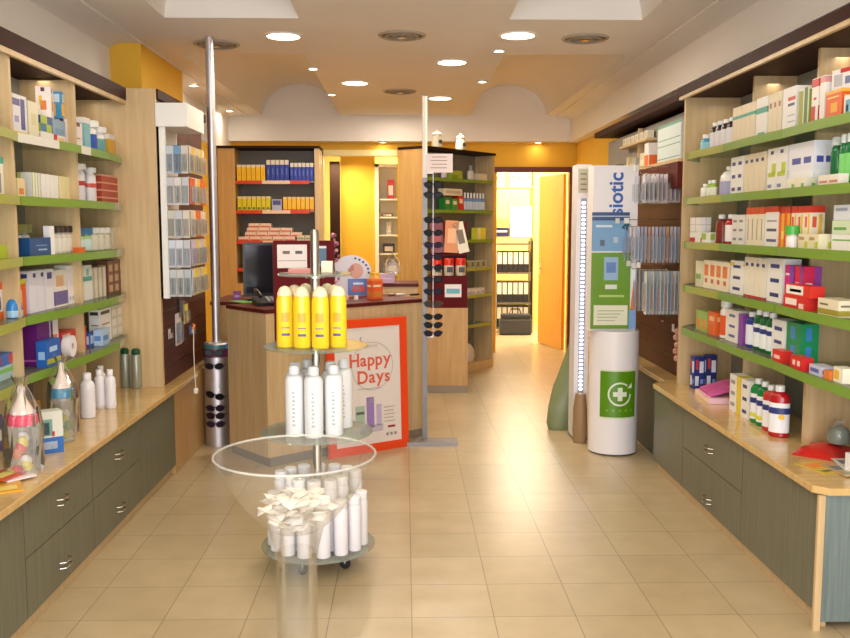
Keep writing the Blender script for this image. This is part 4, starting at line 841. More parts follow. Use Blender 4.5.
fr_c = [[((190, 200, 210), (60, 100, 150)), ((110, 150, 190), (24, 40, 70)), ((206, 200, 190), (120, 120, 110))],
        [(silver, (160, 160, 170)), ((214, 210, 204), (110, 110, 120)), (silver, (180, 176, 170))],
        [((200, 196, 184), (150, 140, 120)), (silver, (100, 100, 110)), ((214, 206, 190), (170, 160, 150))],
        [((206, 210, 224), (160, 170, 200)), ((214, 214, 224), (120, 130, 160)), (silver, (160, 170, 190))],
        [((190, 196, 200), (90, 110, 130)), ((200, 200, 196), (60, 60, 70)), ((180, 190, 196), (70, 90, 110))]]
for ri, z in enumerate((2.05, 1.86, 1.66, 1.48, 1.30)):
    for k in range(3):
        c = fr_c[ri][k]; o = inst(('lp', c), lambda: mk_pack(.042, .155, c[0], None, c[1], .014))
        place(o, wx0 + .074 + k * .045, wy0 - .004, z - .014, 0, 'clear hanging pack facing the doorway in row %s of the white-framed display' % ('one', 'two', 'three', 'four', 'five')[ri], 'pack', 'row %d packs on the display front' % (ri + 1))
sd_c = [[((214, 208, 196), (110, 50, 110)), ((206, 196, 170), (90, 60, 90))], [((232, 190, 60), (200, 150, 40)), ((226, 90, 40), (180, 180, 190))], [((222, 214, 200), (90, 70, 110)), ((230, 100, 40), (200, 160, 120))],
        [((216, 206, 190), (150, 110, 80)), ((210, 190, 210), (150, 100, 160))], [((236, 206, 90), (190, 150, 50)), ((226, 204, 120), (214, 170, 60))]]
for ri, z in enumerate((2.05, 1.86, 1.66, 1.48, 1.30)):
    for k in range(6):
        c = sd_c[(ri + (k * 5 + ri * 3) % 7 // 5) % 5][(k // 2 + ri) % 2]; o = inst(('lp', c), lambda: mk_pack(.06, .15, c[0], None, c[1], .02))
        place(o, wx1 + .004, wy0 + .045 + k * .07, z - .014, PI / 2, 'coloured hanging pack on the aisle side, row %s of the white-framed display' % ('one', 'two', 'three', 'four', 'five')[ri], 'pack', 'row %d packs on the display side' % (ri + 1))
for k, (y, z, w_, h, c, c2, ds) in enumerate(((6.02, 1.10, .09, .14, (40, 34, 36), (60, 50, 56), 'black hanging pack below the display on the left slatted wall'), (6.16, 1.02, .12, .12, (226, 206, 90), (236, 214, 120), 'yellow hanging card low on the left slatted wall'),
        (5.95, .98, .16, .20, (214, 206, 204), (110, 150, 200), 'white and blue hanging pouch on the left slatted wall'), (5.72, .90, .05, .05, (220, 200, 180), (200, 180, 160), 'small beige card clipped on the left slatted wall'),
        (6.28, 1.20, .10, .10, (226, 204, 110), (200, 160, 60), 'pale yellow hanging card near the steel column, left slatted wall'), (6.3, .86, .14, .05, (60, 90, 140), (220, 220, 226), 'flat blue and white pack low beside the steel column'))):
    o = mk_pack(w_, h, c, None, c2, .02); place(o, -1.499, y, z, PI / 2, ds, 'pack')
mb = MB(); pts = [(0, 0, 0), (.004, .0, -.03), (.002, -.005, -.12), (.006, -.012, -.28), (.012, -.016, -.40)]; mb.tube(pts, .003, mat((232, 222, 204), .5), 6); mb.lathe([(.002, -.43), (.016, -.425), (.018, -.40), (.003, -.39)], mat((236, 232, 226), .4), 12, T=TR(.012, -.016, 0)); mb.tube([(0, 0, 0), (0, .04, .02), (-.02, .09, .02)], .008, mat((226, 120, 40), .4), 8)
p = at(193, 329, x=-1.40); place(mb.build('cord'), -1.40, p.y, p.z, 0, 'white cord with round end hanging from an orange hook, left of steel column', 'cord')

# ----------------------------------------------- steel column with sunglasses
def mk_glasses(fr, lens):
    o = raw_empty('sunglasses'); fm = mat(tuple(int(q * .7) for q in fr), .45, spec=.12); lm = mat(tuple(int(q * .45) for q in lens), .35, spec=.10)
    mb = MB()
    for s in (-1, 1):
        pts = [(s * .034 + .029 * math.cos(a) * (1.0), -.004 * math.cos(a) * s * -1, .021 * math.sin(a) + .003 * math.cos(a) * s) for a in [2 * PI * k / 18 for k in range(18)]]
        mb.tube(pts, .0028, fm, 6, closed=True)
        mb.tube([(s * .063, 0, .008), (s * .069, .01, .009), (s * .070, .09, .004), (s * .068, .13, -.02)], .0028, fm, 6)
    mb.tube([(-.008, 0, .006), (0, -.003, .010), (.008, 0, .006)], .0028, fm, 6); mb.build('frame', o)
    for s in (-1, 1):
        MB().add([(s * .034 + .028 * math.cos(a), -.001, .020 * math.sin(a) + .003 * math.cos(a) * s) for a in [2 * PI * k / 18 for k in range(18)]] + [(s * .034 + .028 * math.cos(a), .001, .020 * math.sin(a) + .003 * math.cos(a) * s) for a in [2 * PI * k / 18 for k in range(18)]],
                 [tuple(range(18)), tuple(reversed(range(18, 36)))] + [(i, (i + 1) % 18, 18 + (i + 1) % 18, 18 + i) for i in range(18)], lm).build('lens', o)
    return o
PX, PY = -1.345, 6.40
t = empty('display_column', 'tall brushed steel column with thick lower drum, reaching the ceiling at left', 'column', (PX, PY, 0))
MB().lathe([(.029, .74), (.029, CE - .003)], M['steel'], 24).build('pole', t)
MB().lathe([(.092, 0.0), (.092, .73), (.085, .74), (.03, .745)], M['steel'], 40).build('drum', t)
MB().lathe([(.0945, .700), (.0945, .728)], mat((70, 120, 120), .3), 40, cap=False).lathe([(.093, .64), (.094, .65), (.093, .70)], mat((110, 50, 80), .4), 40, cap=False).build('band', t)
MB().box(-.012, .012, -.0965, -.0915, .555, .59, mat((70, 120, 200), .3), T=RY(.6) @ TR(-.33, 0, .08)).build('blue_tag', t)
for k, (z, tl, fr, le, ds) in enumerate(((.675, 0, (90, 50, 80), (150, 170, 180), 'sunglasses with plum frame, topmost on the steel drum'), (.58, 0, (60, 60, 64), (60, 50, 50), 'thin grey sunglasses second from the top on steel drum'), (.37, .25, (24, 20, 24), (30, 24, 28), 'black tilted sunglasses midway on the steel drum'),
        (.28, 0, (110, 50, 90), (70, 40, 60), 'purple sunglasses below the tilted black pair on steel drum'), (.225, 0, (60, 30, 40), (80, 40, 50), 'dark red sunglasses second from bottom on steel drum'), (.165, 0, (110, 60, 110), (90, 60, 90), 'violet sunglasses lowest on the steel drum'))):
    o = mk_glasses(fr, le); place(o, PX, PY - .1, z, 0, ds, 'sunglasses'); o.rotation_euler = (0, tl, 0)

# ------------------------------------------- sunglasses stand in the middle
SX, SY = .145, 6.41
t = empty('eyewear_stand', 'slim silver sunglasses stand with flat foot beside the sales counter', 'stand', (SX, SY, 0))
MB().box(-.022, .014, -.018, .018, .03, 2.47, mat((128, 124, 122), .45, .6)).build('pole', t)
MB().box(-.155, .23, -.12, .03, 0, .028, mat((150, 146, 144), .4, .4)).build('foot', t)
MB().lathe([(.017, 1.9), (.017, 2.46)], mat((236, 232, 220), .4), 16, T=TR(-.004, -.02, 0)).build('white_tube', t)
MB().box(.052, .057, -.016, -.011, .76, 1.95, mat((170, 162, 162), .35, .5)).box(.0, .055, -.014, -.011, 1.93, 1.94, M['steel']).box(.0, .055, -.014, -.011, .77, .78, M['steel']).build('rail', t)
gcol = [((20, 20, 22), (70, 72, 76)), ((24, 22, 24), (90, 92, 94)), ((26, 16, 30), (30, 20, 40)), ((16, 16, 20), (20, 18, 24)), ((90, 40, 100), (70, 30, 80)), ((60, 24, 40), (60, 20, 50)), ((20, 18, 20), (24, 20, 24)), ((24, 24, 30), (40, 50, 60)), ((40, 30, 60), (60, 50, 90)), ((120, 90, 70), (150, 120, 90)), ((30, 20, 24), (36, 24, 30)), ((40, 36, 50), (50, 50, 60)), ((60, 30, 70), (70, 40, 90))]
gz = [1.85, 1.78, 1.605, 1.515, 1.43, 1.345, 1.27, 1.185, 1.10, 1.01, .92, .86, .80]
nm = ['topmost', 'second from top', 'third from top', 'fourth from top', 'fifth from top', 'sixth from top', 'seventh from top', 'sixth from bottom', 'fifth from bottom', 'fourth from bottom', 'third from bottom', 'second from bottom', 'lowest']
gd = ['black round', 'black rounded', 'dark aubergine', 'glossy black', 'purple', 'dark wine', 'black lensed', 'grey lensed', 'blue-violet', 'brown framed', 'dark brown', 'slate', 'violet']
for k, z in enumerate(gz):
    o = mk_glasses(*gcol[k]); place(o, SX + .055, SY - .035, z, 0, '%s sunglasses, %s on the slim silver stand' % (gd[k], nm[k]), 'sunglasses')
mb = MB(); mb.box(0, .19, -.002, .002, 0, .13, mat((240, 224, 218), .5))
for k in range(4): mb.box(.035 + .01 * (k % 2), .15, -.0027, -.002, .03 + .025 * k, .035 + .025 * k, mat((170, 120, 110), .5))
place(mb.build('paper_sign'), SX + .0, SY - .045, 1.935, 0, 'small pinkish white paper sign with lines, high on the silver stand', 'sign')

# ------------------------------------------------------------ sales counter
CA = math.radians(40); CB = Vector((.165, 6.64, 0)); LEN = 1.38
u = Vector((math.cos(CA), math.sin(CA), 0)); v = Vector((-math.sin(CA), math.cos(CA), 0)); CAc = CB - u * LEN
t = empty('sales_counter', 'pale wood sales counter standing at an angle with the orange poster before it', 'counter', tuple(CAc), CA)
MB().box(0, LEN, 0, .5, .06, 1.005, M['beech']).build('body', t)
MB().box(.01, LEN - .005, -.008, .49, 0, .06, mat((140, 132, 120), .4, .3)).build('plinth', t)
MB().box(-.005, LEN + .005, -.006, .505, 1.005, 1.03, M['maroon']).build('counter_top', t)
def cpt(a, b): return CAc + u * a + v * b
# raised counter behind
t = empty('rear_counter', 'lower pale wood rear counter with dark top behind the sales counter', 'counter', (-.42, 7.25, 0))
MB().box(0, .52, 0, .4, 0, 1.075, M['beech']).build('body', t); MB().box(-.01, .53, -.01, .41, 1.075, 1.10, M['maroon']).build('counter_top', t)
for k, (x, w_, h, c, ds) in enumerate(((-.34, .09, .10, (70, 40, 44), 'dark striped small box on the rear counter'), (-.17, .17, .075, (196, 160, 190), 'lilac packet lying on the rear counter top'))):
    place(mk_carton(w_, .09, h, c, [('f', .1, .4, .9, .55, (206, 200, 214))]), x, 7.36, 1.1006, 0, ds, 'box')
mb = MB(); mb.tube([(-.06, 0, 0), (-.05, 0, .1), (0, 0, .17), (.05, 0, .1), (.06, 0, 0)], .006, mat((210, 180, 140), .2), 8); mb.lathe([(.06, 0), (.07, .01), (.055, .06), (.02, .10), (.03, .12)], M['bag'], 20)
place(mb.build('gift_wrap'), -.10, 7.36, 1.176, 0, 'clear wrapped gift bundle standing on the lilac packet', 'gift')
# desk for the monitor
mb = MB().box(-1.42, -.72, 6.62, 7.25, 0, .985, M['beech2']).box(-1.43, -.71, 6.61, 7.26, .985, 1.01, M['maroon']); tag(mb.build('side_desk'), 'tan side desk with maroon top behind the sales counter carrying the monitor', 'desk')
p = at(257, 303, z=1.03)
t = empty('monitor', 'black flat computer monitor seen on the desk behind the sales counter', 'monitor', (-1.09, 6.74, 1.0105), .22)
MB().box(-.115, .115, -.02, .03, .03, .43, M['black']).build('casing', t); MB().box(-.10, .10, -.0215, -.02, .055, .41, mat((30, 32, 40), .12)).build('screen', t)
MB().box(-.03, .03, 0, .04, .01, .06, M['black']).box(-.09, .09, -.05, .1, 0, .012, M['black']).build('stand', t)
q = cpt(.20, .30)
t = empty('telephone', 'black desk telephone with handset at the left end of the counter', 'telephone', (q.x, q.y, 1.0306), CA - .3)
MB().prism([(-.09, -.08), (.09, -.08), (.09, .09), (-.09, .09)], 0, .02, M['black']).add([(-.09, -.08, .02), (.09, -.08, .02), (.09, .09, .055), (-.09, .09, .055), (-.09, .09, .02), (.09, .09, .02)], [(0, 1, 2, 3), (0, 3, 4), (1, 5, 2), (3, 2, 5, 4)], M['black']).build('base', t)
MB().tube([(-.06, -.05, .06), (-.07, -.02, .085), (-.07, .05, .10), (-.06, .08, .09)], .014, M['black'], 10).build('handset', t)
mb = MB()
for a in range(3):
    for b in range(4): mb.box(-.01 + a * .03, .01 + a * .03, -.055 + b * .028, -.038 + b * .028, .028 + b * .006, .036 + b * .006, mat((190, 190, 190), .4))
mb.build('keys', t)
q = cpt(-.0, .38); MBq = MB().box(-.05, .05, -.1, .1, 0, .004, mat((96, 170, 80), .4)); place(MBq.build('paper'), -1.15, 6.35, 1.0306, CA, 'green sheet lying beside the telephone on the sales counter', 'paper')
place(mk_carton(.05, .03, .075, (130, 60, 130), [('flr', .1, .4, .9, .6, (190, 140, 190))]), -1.24, 6.66, 1.0106, 0, 'small violet box on the side desk next to the steel column', 'box')
# maroon cosmetics display hooked over the counter front
q = cpt(.17, -.045)
t = empty('maroon_display', 'tall maroon display board fixed to the counter front behind the yellow bottles', 'display', (q.x, q.y, 0), CA - .50)
MB().box(-.115, .275, -.012, .012, .80, 1.47, mat((100, 14, 22), .5, spec=.12)).build('board', t)
MB().box(-.09, .10, -.017, -.0125, 1.295, 1.445, mat((236, 226, 220), .3)).box(-.085, .095, -.0175, -.017, 1.34, 1.343, mat((90, 80, 80))).box(-.055, -.01, -.0178, -.017, 1.385, 1.405, mat((120, 90, 80))).box(.025, .07, -.0178, -.017, 1.385, 1.405, mat((90, 80, 84))).build('white_card', t)
MB().box(.145, .225, -.016, -.0125, 1.30, 1.43, mat((60, 96, 130), .3)).box(.145, .225, -.0165, -.0125, 1.42, 1.435, mat((220, 226, 226), .3)).box(.155, .215, -.0168, -.016, 1.318, 1.333, mat((40, 60, 140), .3)).build('blue_card', t)
# things on the counter right of the bottles
def ctop(px, py): return at(px, py, z=1.0306)
p = ctop(352, 297)
t = empty('counter_fan_display', 'arched blue and white cardboard display with photo on the sales counter', 'display', (p.x - .01, p.y + .14, 1.0306), .1)
mb = MB(); n = 18; R0 = .155; out = [(-.155, .17), (-.155, 0), (.15, 0), (.15, .17)] + [(R0 * math.cos(a), .17 + .14 * math.sin(a)) for a in [PI * k / n for k in range(1, n)]]
vs = [(x, -.006, z) for x, z in out] + [(x, .006, z) for x, z in out]; k = len(out)
mb.add(vs, [tuple(range(k)), tuple(reversed(range(k, 2 * k)))] + [(i, (i + 1) % k, k + (i + 1) % k, k + i) for i in range(k)], mat((214, 210, 222), .3)); mb.build('board', t)
mb = MB(); mb.box(-.03, .145, -.009, -.006, .0, .13, mat((80, 110, 190), .3)); mb.box(.0, .10, -.011, -.009, .03, .075, mat((190, 60, 60), .3)); mb.box(.01, .09, -.0112, -.009, .085, .10, mat((220, 224, 236), .3)); mb.build('blue_panel', t)
mb = MB(); mb.add([(.035 + .055 * math.cos(a), -.0075, .19 + .06 * math.sin(a)) for a in [2 * PI * k / 16 for k in range(16)]], [tuple(range(16))], mat((214, 160, 140), .4)); mb.add([(-.02, -.008, .17), (.02, -.008, .20), (.01, -.008, .24), (-.03, -.008, .20)], [(0, 1, 2, 3)], mat((190, 120, 100), .4)); mb.build('hand_photo', t)
mb = MB()
for k in range(6): a = .05 + k * .26; mb.add([(.132 * math.cos(a) + .009 * math.cos(b), -.0078, .17 + .118 * math.sin(a) + .009 * math.sin(b)) for b in [2 * PI * q / 10 for q in range(10)]], [tuple(range(10))], mat((60, 60, 70), .4))
mb.build('dots', t)
# flower stem
t = empty('flower_spray', 'tall pink-mauve artificial flower stem behind the glass display stand', 'flower', (-.50, 6.30, 1.0306))
MB().tube([(0, 0, 0), (.01, 0, .2), (0, .0, .38), (.015, 0, .46)], .004, mat((70, 90, 50)), 6).lathe([(.03, 0), (.035, .02), (.02, .09), (.025, .11)], mat((150, 140, 150), .15), 16).build('stem', t)
rnd = random.Random(4); mb = MB()
for k in range(46):
    a = rnd.random() * 6.28; rr_ = rnd.random() * .04; z = .12 + rnd.random() * .36
    mb.lathe([(.002, -.008), (.012, -.002), (.014, .004), (.003, .009)], mat(((176, 96, 130), (150, 70, 110), (206, 140, 160))[k % 3], .5), 7, T=TR(rr_ * math.cos(a), rr_ * math.sin(a), z) @ RX(rnd.random() * 2) @ RY(rnd.random() * 2))
mb.build('blossom', t)
def on_counter(o, px, py, ds, cat, dy=0, rz=CA): p = ctop(px, py); return place(o, p.x, p.y, 1.0306, rz, ds, cat)
on_counter(mk_carton(.10, .06, .15, (232, 96, 40), [('flr', .1, .6, .8, .7, (240, 220, 180)), ('flr', .1, .1, .9, .4, (214, 130, 60)), ('flr', 0, .9, 1, 1, (240, 140, 60))]), 375, 299, 'orange box standing on the counter beside the arched display', 'box')
p = ctop(372, 299); place(mk_carton(.055, .05, .19, (230, 180, 40), [('flr', .1, .6, .9, .9, (236, 206, 120))]), p.x + .02, p.y + .06, 1.0306, CA, 'tall yellow box behind the orange box on the counter', 'box')
for k, (px, c, h, r_, ds) in enumerate(((335, (236, 226, 224), .035, .02, 'white round pot left of the others on the counter edge'), (346, (232, 206, 196), .035, .02, 'pinkish round pot on the counter edge'), (356, (236, 230, 226), .03, .018, 'white round pot right of the pinkish one on the counter edge'))):
    p = ctop(px, 300); place(MB().lathe([(r_, 0), (r_, h * .6), (r_ * .8, h * .65), (r_ * .8, h), (r_ * .7, h * 1.02)], mat(c, .3), 18).build('pot'), p.x, p.y + .02, 1.0306, 0, ds, 'pot')
for k, (px, c, ds) in enumerate(((392, (150, 110, 100), 'small brownish tube lying on counter right of the orange box'), (400, (214, 206, 206), 'small white tube lying on counter right of the orange box'), (414, (60, 50, 50), 'dark pen lying at the right end of the counter'))):
    p = ctop(px, 296); place(MB().lathe([(.007, 0), (.009, .01), (.009, .08), (.004, .095)], mat(c, .3), 10, T=TR(0, 0, .0095) @ RY(PI / 2)).build('tube' if k < 2 else 'pen'), p.x - .03, p.y, 1.0306, CA, ds, 'tube' if k < 2 else 'pen')
# framed poster leaning
PA = math.radians(33); Pr = Vector((.02, 6.31, 0)); PW, PH = .64, .93
pu = Vector((math.cos(PA), math.sin(PA), 0)); P0 = Pr - pu * PW
t = empty('framed_poster', 'orange framed Happy Days poster leaning against the sales counter', 'poster', tuple(P0), PA); t.rotation_euler = (-.0, 0, PA)
T = RX(-.035)
om = mat((236, 72, 22), .35); b_ = .058
MB().box(0, PW, -.012, .012, 0, b_, om, T).box(0, PW, -.012, .012, PH - b_, PH, om, T).box(0, b_, -.012, .012, b_, PH - b_, om, T).box(PW - b_, PW, -.012, .012, b_, PH - b_, om, T).build('frame', t)
MB().box(b_, PW - b_, -.006, .004, b_, PH - b_, mat((232, 222, 216), .3), T).build('sheet', t)
mb = MB(); lm = mat((222, 96, 70), .4); gy = mat((150, 146, 142), .5)
def txt(s, size, x, z, m, bold=.0): text_geo(mb, s, size, m, T @ TR(x, -.0068, z) @ FACE, bold=bold)
def serif_word(word, size, x, zb_, m):
    for ch in word:
        g = MB(); text_geo(g, ch, size, m, Matrix(), align='LEFT', ext=.0006, bold=.0022)
        xs = [q[0] for q in g.v]; ys = [q[1] for q in g.v]; x0_, x1_ = min(xs), max(xs); x0s = x0_
        base = {'H': min(ys), 'D': min(ys)}.get(ch)
        TT = T @ TR(x - x0_, -.0068, 0) @ FACE
        zc_ = zb_ + size * .36
        mb.add([q for q in g.v], g.f, m, T=T @ TR(x - x0_, -.0068, zc_) @ FACE)
        w_ = x1_ - x0_; lo, hi = zc_ + min(ys), zc_ + max(ys); sw = size * .10
        def sf(xc, z): mb.box(x + xc - sw, x + xc + sw, -.0079, -.0067, z - size * .012, z + size * .022, m, T)
        st_ = size * .065
        if ch == 'H': [sf(a, b) for a in (st_, w_ - st_) for b in (lo, hi)]
        if ch == 'D': [sf(st_, b) for b in (lo, hi)]
        if ch == 'p': sf(st_, lo)
        if ch == 'y': sf(.02 * size, hi); sf(w_ - .02 * size, hi)
        x += w_ + size * .07
serif_word('Happy', .122, .175, .598, lm); serif_word('Days', .122, .235, .478, lm)
mb.build('lettering', t)
mb = MB(); ring = [(.355 + .165 * math.cos(a), -.0072, .60 + .165 * math.sin(a)) for a in [2 * PI * k / 40 for k in range(40)]]; mb.tube(ring, .0014, gy, 4, T=T, closed=True)
for k in range(5): a = 1.1 + k * .22; mb.tube([(.30 + .04 * math.cos(a + q), -.0072, .775 + .03 * math.sin(a * 3 + q)) for q in (0, .7, 1.4, 2.1)], .0016, mat((110, 106, 104), .5), 4, T=T)
mb.box(.23, .40, -.0074, -.0066, .742, .745, gy, T); mb.box(.23, .42, -.0074, -.0066, .445, .448, gy, T); mb.box(.30, .40, -.0074, -.0066, .732, .734, gy, T); mb.build('ornament', t)
mb = MB(); V1 = mat((160, 130, 196), .4); V2 = mat((196, 180, 214), .4)
for x0, x1, z0, z1, m in ((.30, .36, .17, .385, V1), (.305, .355, .345, .375, V2), (.21, .285, .21, .33, mat((176, 196, 176), .4)), (.215, .28, .27, .29, mat((110, 120, 110), .4)), (.38, .42, .18, .33, V2), (.24, .43, .14, .19, mat((196, 186, 200), .4)), (.245, .29, .13, .16, V1)): mb.box(x0, x1, -.0078, -.0066, z0, z1, m, T)
mb.build('product_photo', t)
mb = MB()
for k in range(5): mb.box(.44, .53 - .01 * (k % 2), -.0076, -.0066, .30 - .025 * k, .304 - .025 * k, gy, T)
mb.box(.47, .53, -.0076, -.0066, .155, .17, mat((150, 40, 50), .4), T)
for k in range(3): mb.box(.455 + .033 * k, .475 + .033 * k, -.0076, -.0066, .10, .12, gy, T)
mb.build('small_print', t)

# ------------------------------------------------ tiered glass display stand
GX, GY = -.405, 4.06
t = empty('tiered_stand', 'round four-tier glass display stand on castors with chrome centre pole', 'display stand', (GX, GY, 0))
MB().lathe([(.02, .10), (.02, 1.535), (.016, 1.55)], M['chrome'], 20).build('pole', t)
tiers = [(.262, .105), (.255, .635), (.235, 1.03), (.168, 1.355)]
gd_ = glass_mat('display_glass', (222, 232, 222), .5, .16)
for r_, z in tiers:
    k = MB().lathe([(r_ - .003, z - .010), (r_, z - .007), (r_, z - .003), (r_ - .003, z)], gd_, 56).build('glass_tier', t)
    MB().lathe([(.045, -.022 + z), (.045, -.0105 + z), (.021, -.0105 + z)], M['chrome'], 24, cap=False).build('collar', k)
MB().lathe([(.165, .062), (.175, .066), (.175, .09), (.165, .094)], mat((150, 140, 120), .3, .5), 40).build('base', t)
for k in range(4):
    a = PI / 4 + k * PI / 2 + .35; c = MB(); c.box(-.004, .004, -.02, .02, .03, .062, M['alu'], TR(.14 * math.cos(a), .14 * math.sin(a), 0))
    c.lathe([(.024, -.009), (.026, -.006), (.026, .006), (.024, .009)], mat((40, 40, 44), .4), 20, T=TR(.14 * math.cos(a), .14 * math.sin(a), .026) @ RZ(a) @ RX(PI / 2)); c.build('castor', t)
def mk_yb():
    o = raw_empty('lotion_bottle'); r_ = .039
    MB().lathe([(r_ * .92, 0), (r_, .006), (r_ * .97, .20), (r_ * .93, .215), (r_ * .86, .228)], mat((250, 212, 44), .22), 24, sy=.72).build('bottle_body', o)
    MB().lathe([(r_ * .86, .2285), (r_ * .84, .24), (r_ * .66, .258), (r_ * .40, .268), (.002, .272)], mat((248, 230, 196), .3), 22, sy=.8).build('cap', o)
    mb = MB()
    for k in (0, 1, 2): 
        n = 8; a0, a1 = -.45, .45; z0, z1 = ((.115, .155), (.085, .09), (.052, .063))[k]; m = mat(((244, 170, 30), (120, 110, 130), (84, 70, 140))[k], .3); vs = []
        for i in range(n + 1): a = a0 + (a1 - a0) * i / n; vs += [((r_ + .001) * math.sin(a), -(r_ + .001) * .72 * math.cos(a), z0), ((r_ + .001) * math.sin(a), -(r_ + .001) * .72 * math.cos(a), z1)]
        mb.add(vs, [(2 * i, 2 * i + 2, 2 * i + 3, 2 * i + 1) for i in range(n)], m)
    mb.build('printed_label', o); return o
YP = [(-.128, -.07), (-.050, -.10), (.032, -.115), (.108, -.08), (-.095, .01), (.085, .01), (-.055, .10), (.045, .10)]
yl = ['leftmost of the front four', 'second of the front four', 'third of the front four', 'rightmost of the front four', 'rear left one', 'rear right one', 'back one at left', 'back one at right']
for k, (dx, dy) in enumerate(YP):
    place(inst('yb', mk_yb), GX + dx, GY + dy, 1.0306, (dx * -1.5), 'tall yellow lotion bottle on the glass stand, %s' % yl[k], 'bottle', 'yellow bottles on the glass stand')
def mk_wb():
    o = raw_empty('white_bottle'); wm_ = mat((240, 240, 242), .3)
    MB().lathe([(.039, 0), (.0415, .005), (.0415, .252), (.034, .268), (.020, .276)], wm_, 22).build('bottle_body', o)
    MB().lathe([(.020, .2765), (.025, .278), (.025, .305), (.018, .316)], mat((228, 228, 232), .35), 18).build('cap', o)
    mb = MB(); text_geo(mb, 'RIVONA' if 0 else '', .03, mat((190, 200, 200)), Matrix()) if 0 else None
    for k in range(9): mb.box(-.006 + .002 * (k % 2), .008 - .002 * (k % 3), -.0423, -.0412, .05 + .018 * k, .059 + .018 * k, mat((176, 186, 190), .4))
    mb.build('printed_label', o); return o
WP = [(-.088, -.100), (.000, -.128), (.086, -.085), (-.095, -.008), (.064, .010), (.118, .07), (-.05, .08)]
wl = ['front left', 'front middle', 'front right', 'centre left', 'centre right', 'far right', 'rear left']
for k, (dx, dy) in enumerate(WP):
    place(inst('wb', mk_wb), GX + dx, GY + dy, .6356, 0, 'tall white bottle on the middle glass tier, %s' % wl[k], 'bottle', 'white bottles on the middle tier')
BP = []
rnd = random.Random(11)
for k in range(8): a = -3.05 + k * .42; BP.append((.20 * math.cos(a), .19 * math.sin(a), 0))
for k in range(5): a = -2.9 + k * .64; BP.append((.12 * math.cos(a), .115 * math.sin(a), 1))
for k in range(7): a = .42 + k * .40; BP.append((.185 * math.cos(a), .175 * math.sin(a), 1))
def mk_pt(h=0):
    o = raw_empty('white_canister'); MB().lathe([(.030, 0), (.032, .004), (.032, .20 + h), (.030, .212 + h)], mat((236, 232, 236), .35), 20).build('canister_body', o)
    MB().lathe([(.028, .2125 + h), (.030, .216 + h), (.030, .245 + h), (.026, .25 + h)], mat((244, 242, 244), .35), 20).build('cap', o); return o
for k, (dx, dy, tall) in enumerate(BP):
    if tall: place(inst('ptt', lambda: mk_pt(.075)), GX + dx, GY + dy, .1056, 0, 'taller white canister in the inner and rear ranks of the lowest glass tier', 'canister', 'taller white canisters on the lowest tier')
    else: place(inst('pt', mk_pt), GX + dx, GY + dy, .1056, 0, 'shorter white canister in the front rank of the lowest glass tier', 'canister', 'shorter white canisters on the lowest tier')
for k, (dx, dy, c, ds, h, w_) in enumerate(((-.07, .02, (200, 120, 110), 'small reddish leaflet box on the top glass tier at left', .018, .10), (.05, .06, (226, 222, 190), 'small cream card on the top glass tier at right', .05, .05))):
    place(mk_carton(w_, .05, h, c, [('t', .1, .2, .9, .8, (232, 200, 190))]), GX + dx, GY + dy, 1.3556, 0, ds, 'box')

# ------------------------------------------------------- acrylic bowl
BX, BY = -.327, 2.62
t = empty('acrylic_bowl', 'large clear acrylic bowl on a clear tube pedestal in the foreground', 'bowl', (BX, BY, 0))
zr, zb, RR = .895, .66, .238
prof = [(.045, zb), (.07, .668), (.095, .685), (.12, .707), (.145, .735), (.168, .765), (.189, .798), (.207, .83), (.222, .858), (.232, .88), (RR, zr)]
MB().lathe(prof, M['acryl'], 64, cap=False).build('bowl', t)
MB().lathe([(.045, zb), (.001, zb)], M['acryl'], 40, cap=False).build('bowl_floor', t)
ring = [(RR * math.cos(a), RR * math.sin(a), zr) for a in [2 * PI * k / 72 for k in range(72)]]; MB().tube(ring, .0036, M['acryl_edge'], 8, closed=True).build('rim', t)
MB().lathe([(.062, .02), (.062, .56), (.066, .61), (.085, .678)], M['acryl2'], 40, cap=False).lathe([(.057, .02), (.057, .60)], M['acryl2'], 40, cap=False).build('pedestal_tube', t)
MB().lathe([(.16, 0), (.16, .012), (.155, .02)], M['acryl_edge'], 48).build('foot_disc', t)
# contents: piled white sachets
rnd = random.Random(5); sach = []
def mk_sach():
    n = 6; vs = []; fs = []
    for i in range(n + 1):
        for j in range(n + 1):
            a, b = i / n, j / n; vs.append((-.024 + .048 * a, -.018 + .036 * b, .007 * math.sin(PI * a) * math.sin(PI * b)))
    o2 = len(vs); vs += [(x, y, -z) for x, y, z in vs]
    for i in range(n):
        for j in range(n): a = i * (n + 1) + j; fs += [(a, a + 1, a + n + 2, a + n + 1), (o2 + a, o2 + a + n + 1, o2 + a + n + 2, o2 + a + 1)]
    return MB().add(vs, fs, mat((244, 240, 234), .35), True).build('sachet')
for k in range(72):
    lv = k // 18; z = zb + .032 + lv * .024 + rnd.uniform(-.004, .004)
    ra = (.055, .085, .105, .095)[lv] * math.sqrt(rnd.random()); a = rnd.random() * 6.28
    o = place(inst('sachet', mk_sach), BX + ra * math.cos(a), BY + ra * math.sin(a), z, 0, 'small white sachet in the pile inside the clear bowl', 'sachet', 'white sachets in the bowl')
    o.rotation_euler = (rnd.uniform(-.5, .5), rnd.uniform(-.5, .5), rnd.random() * 6.28)

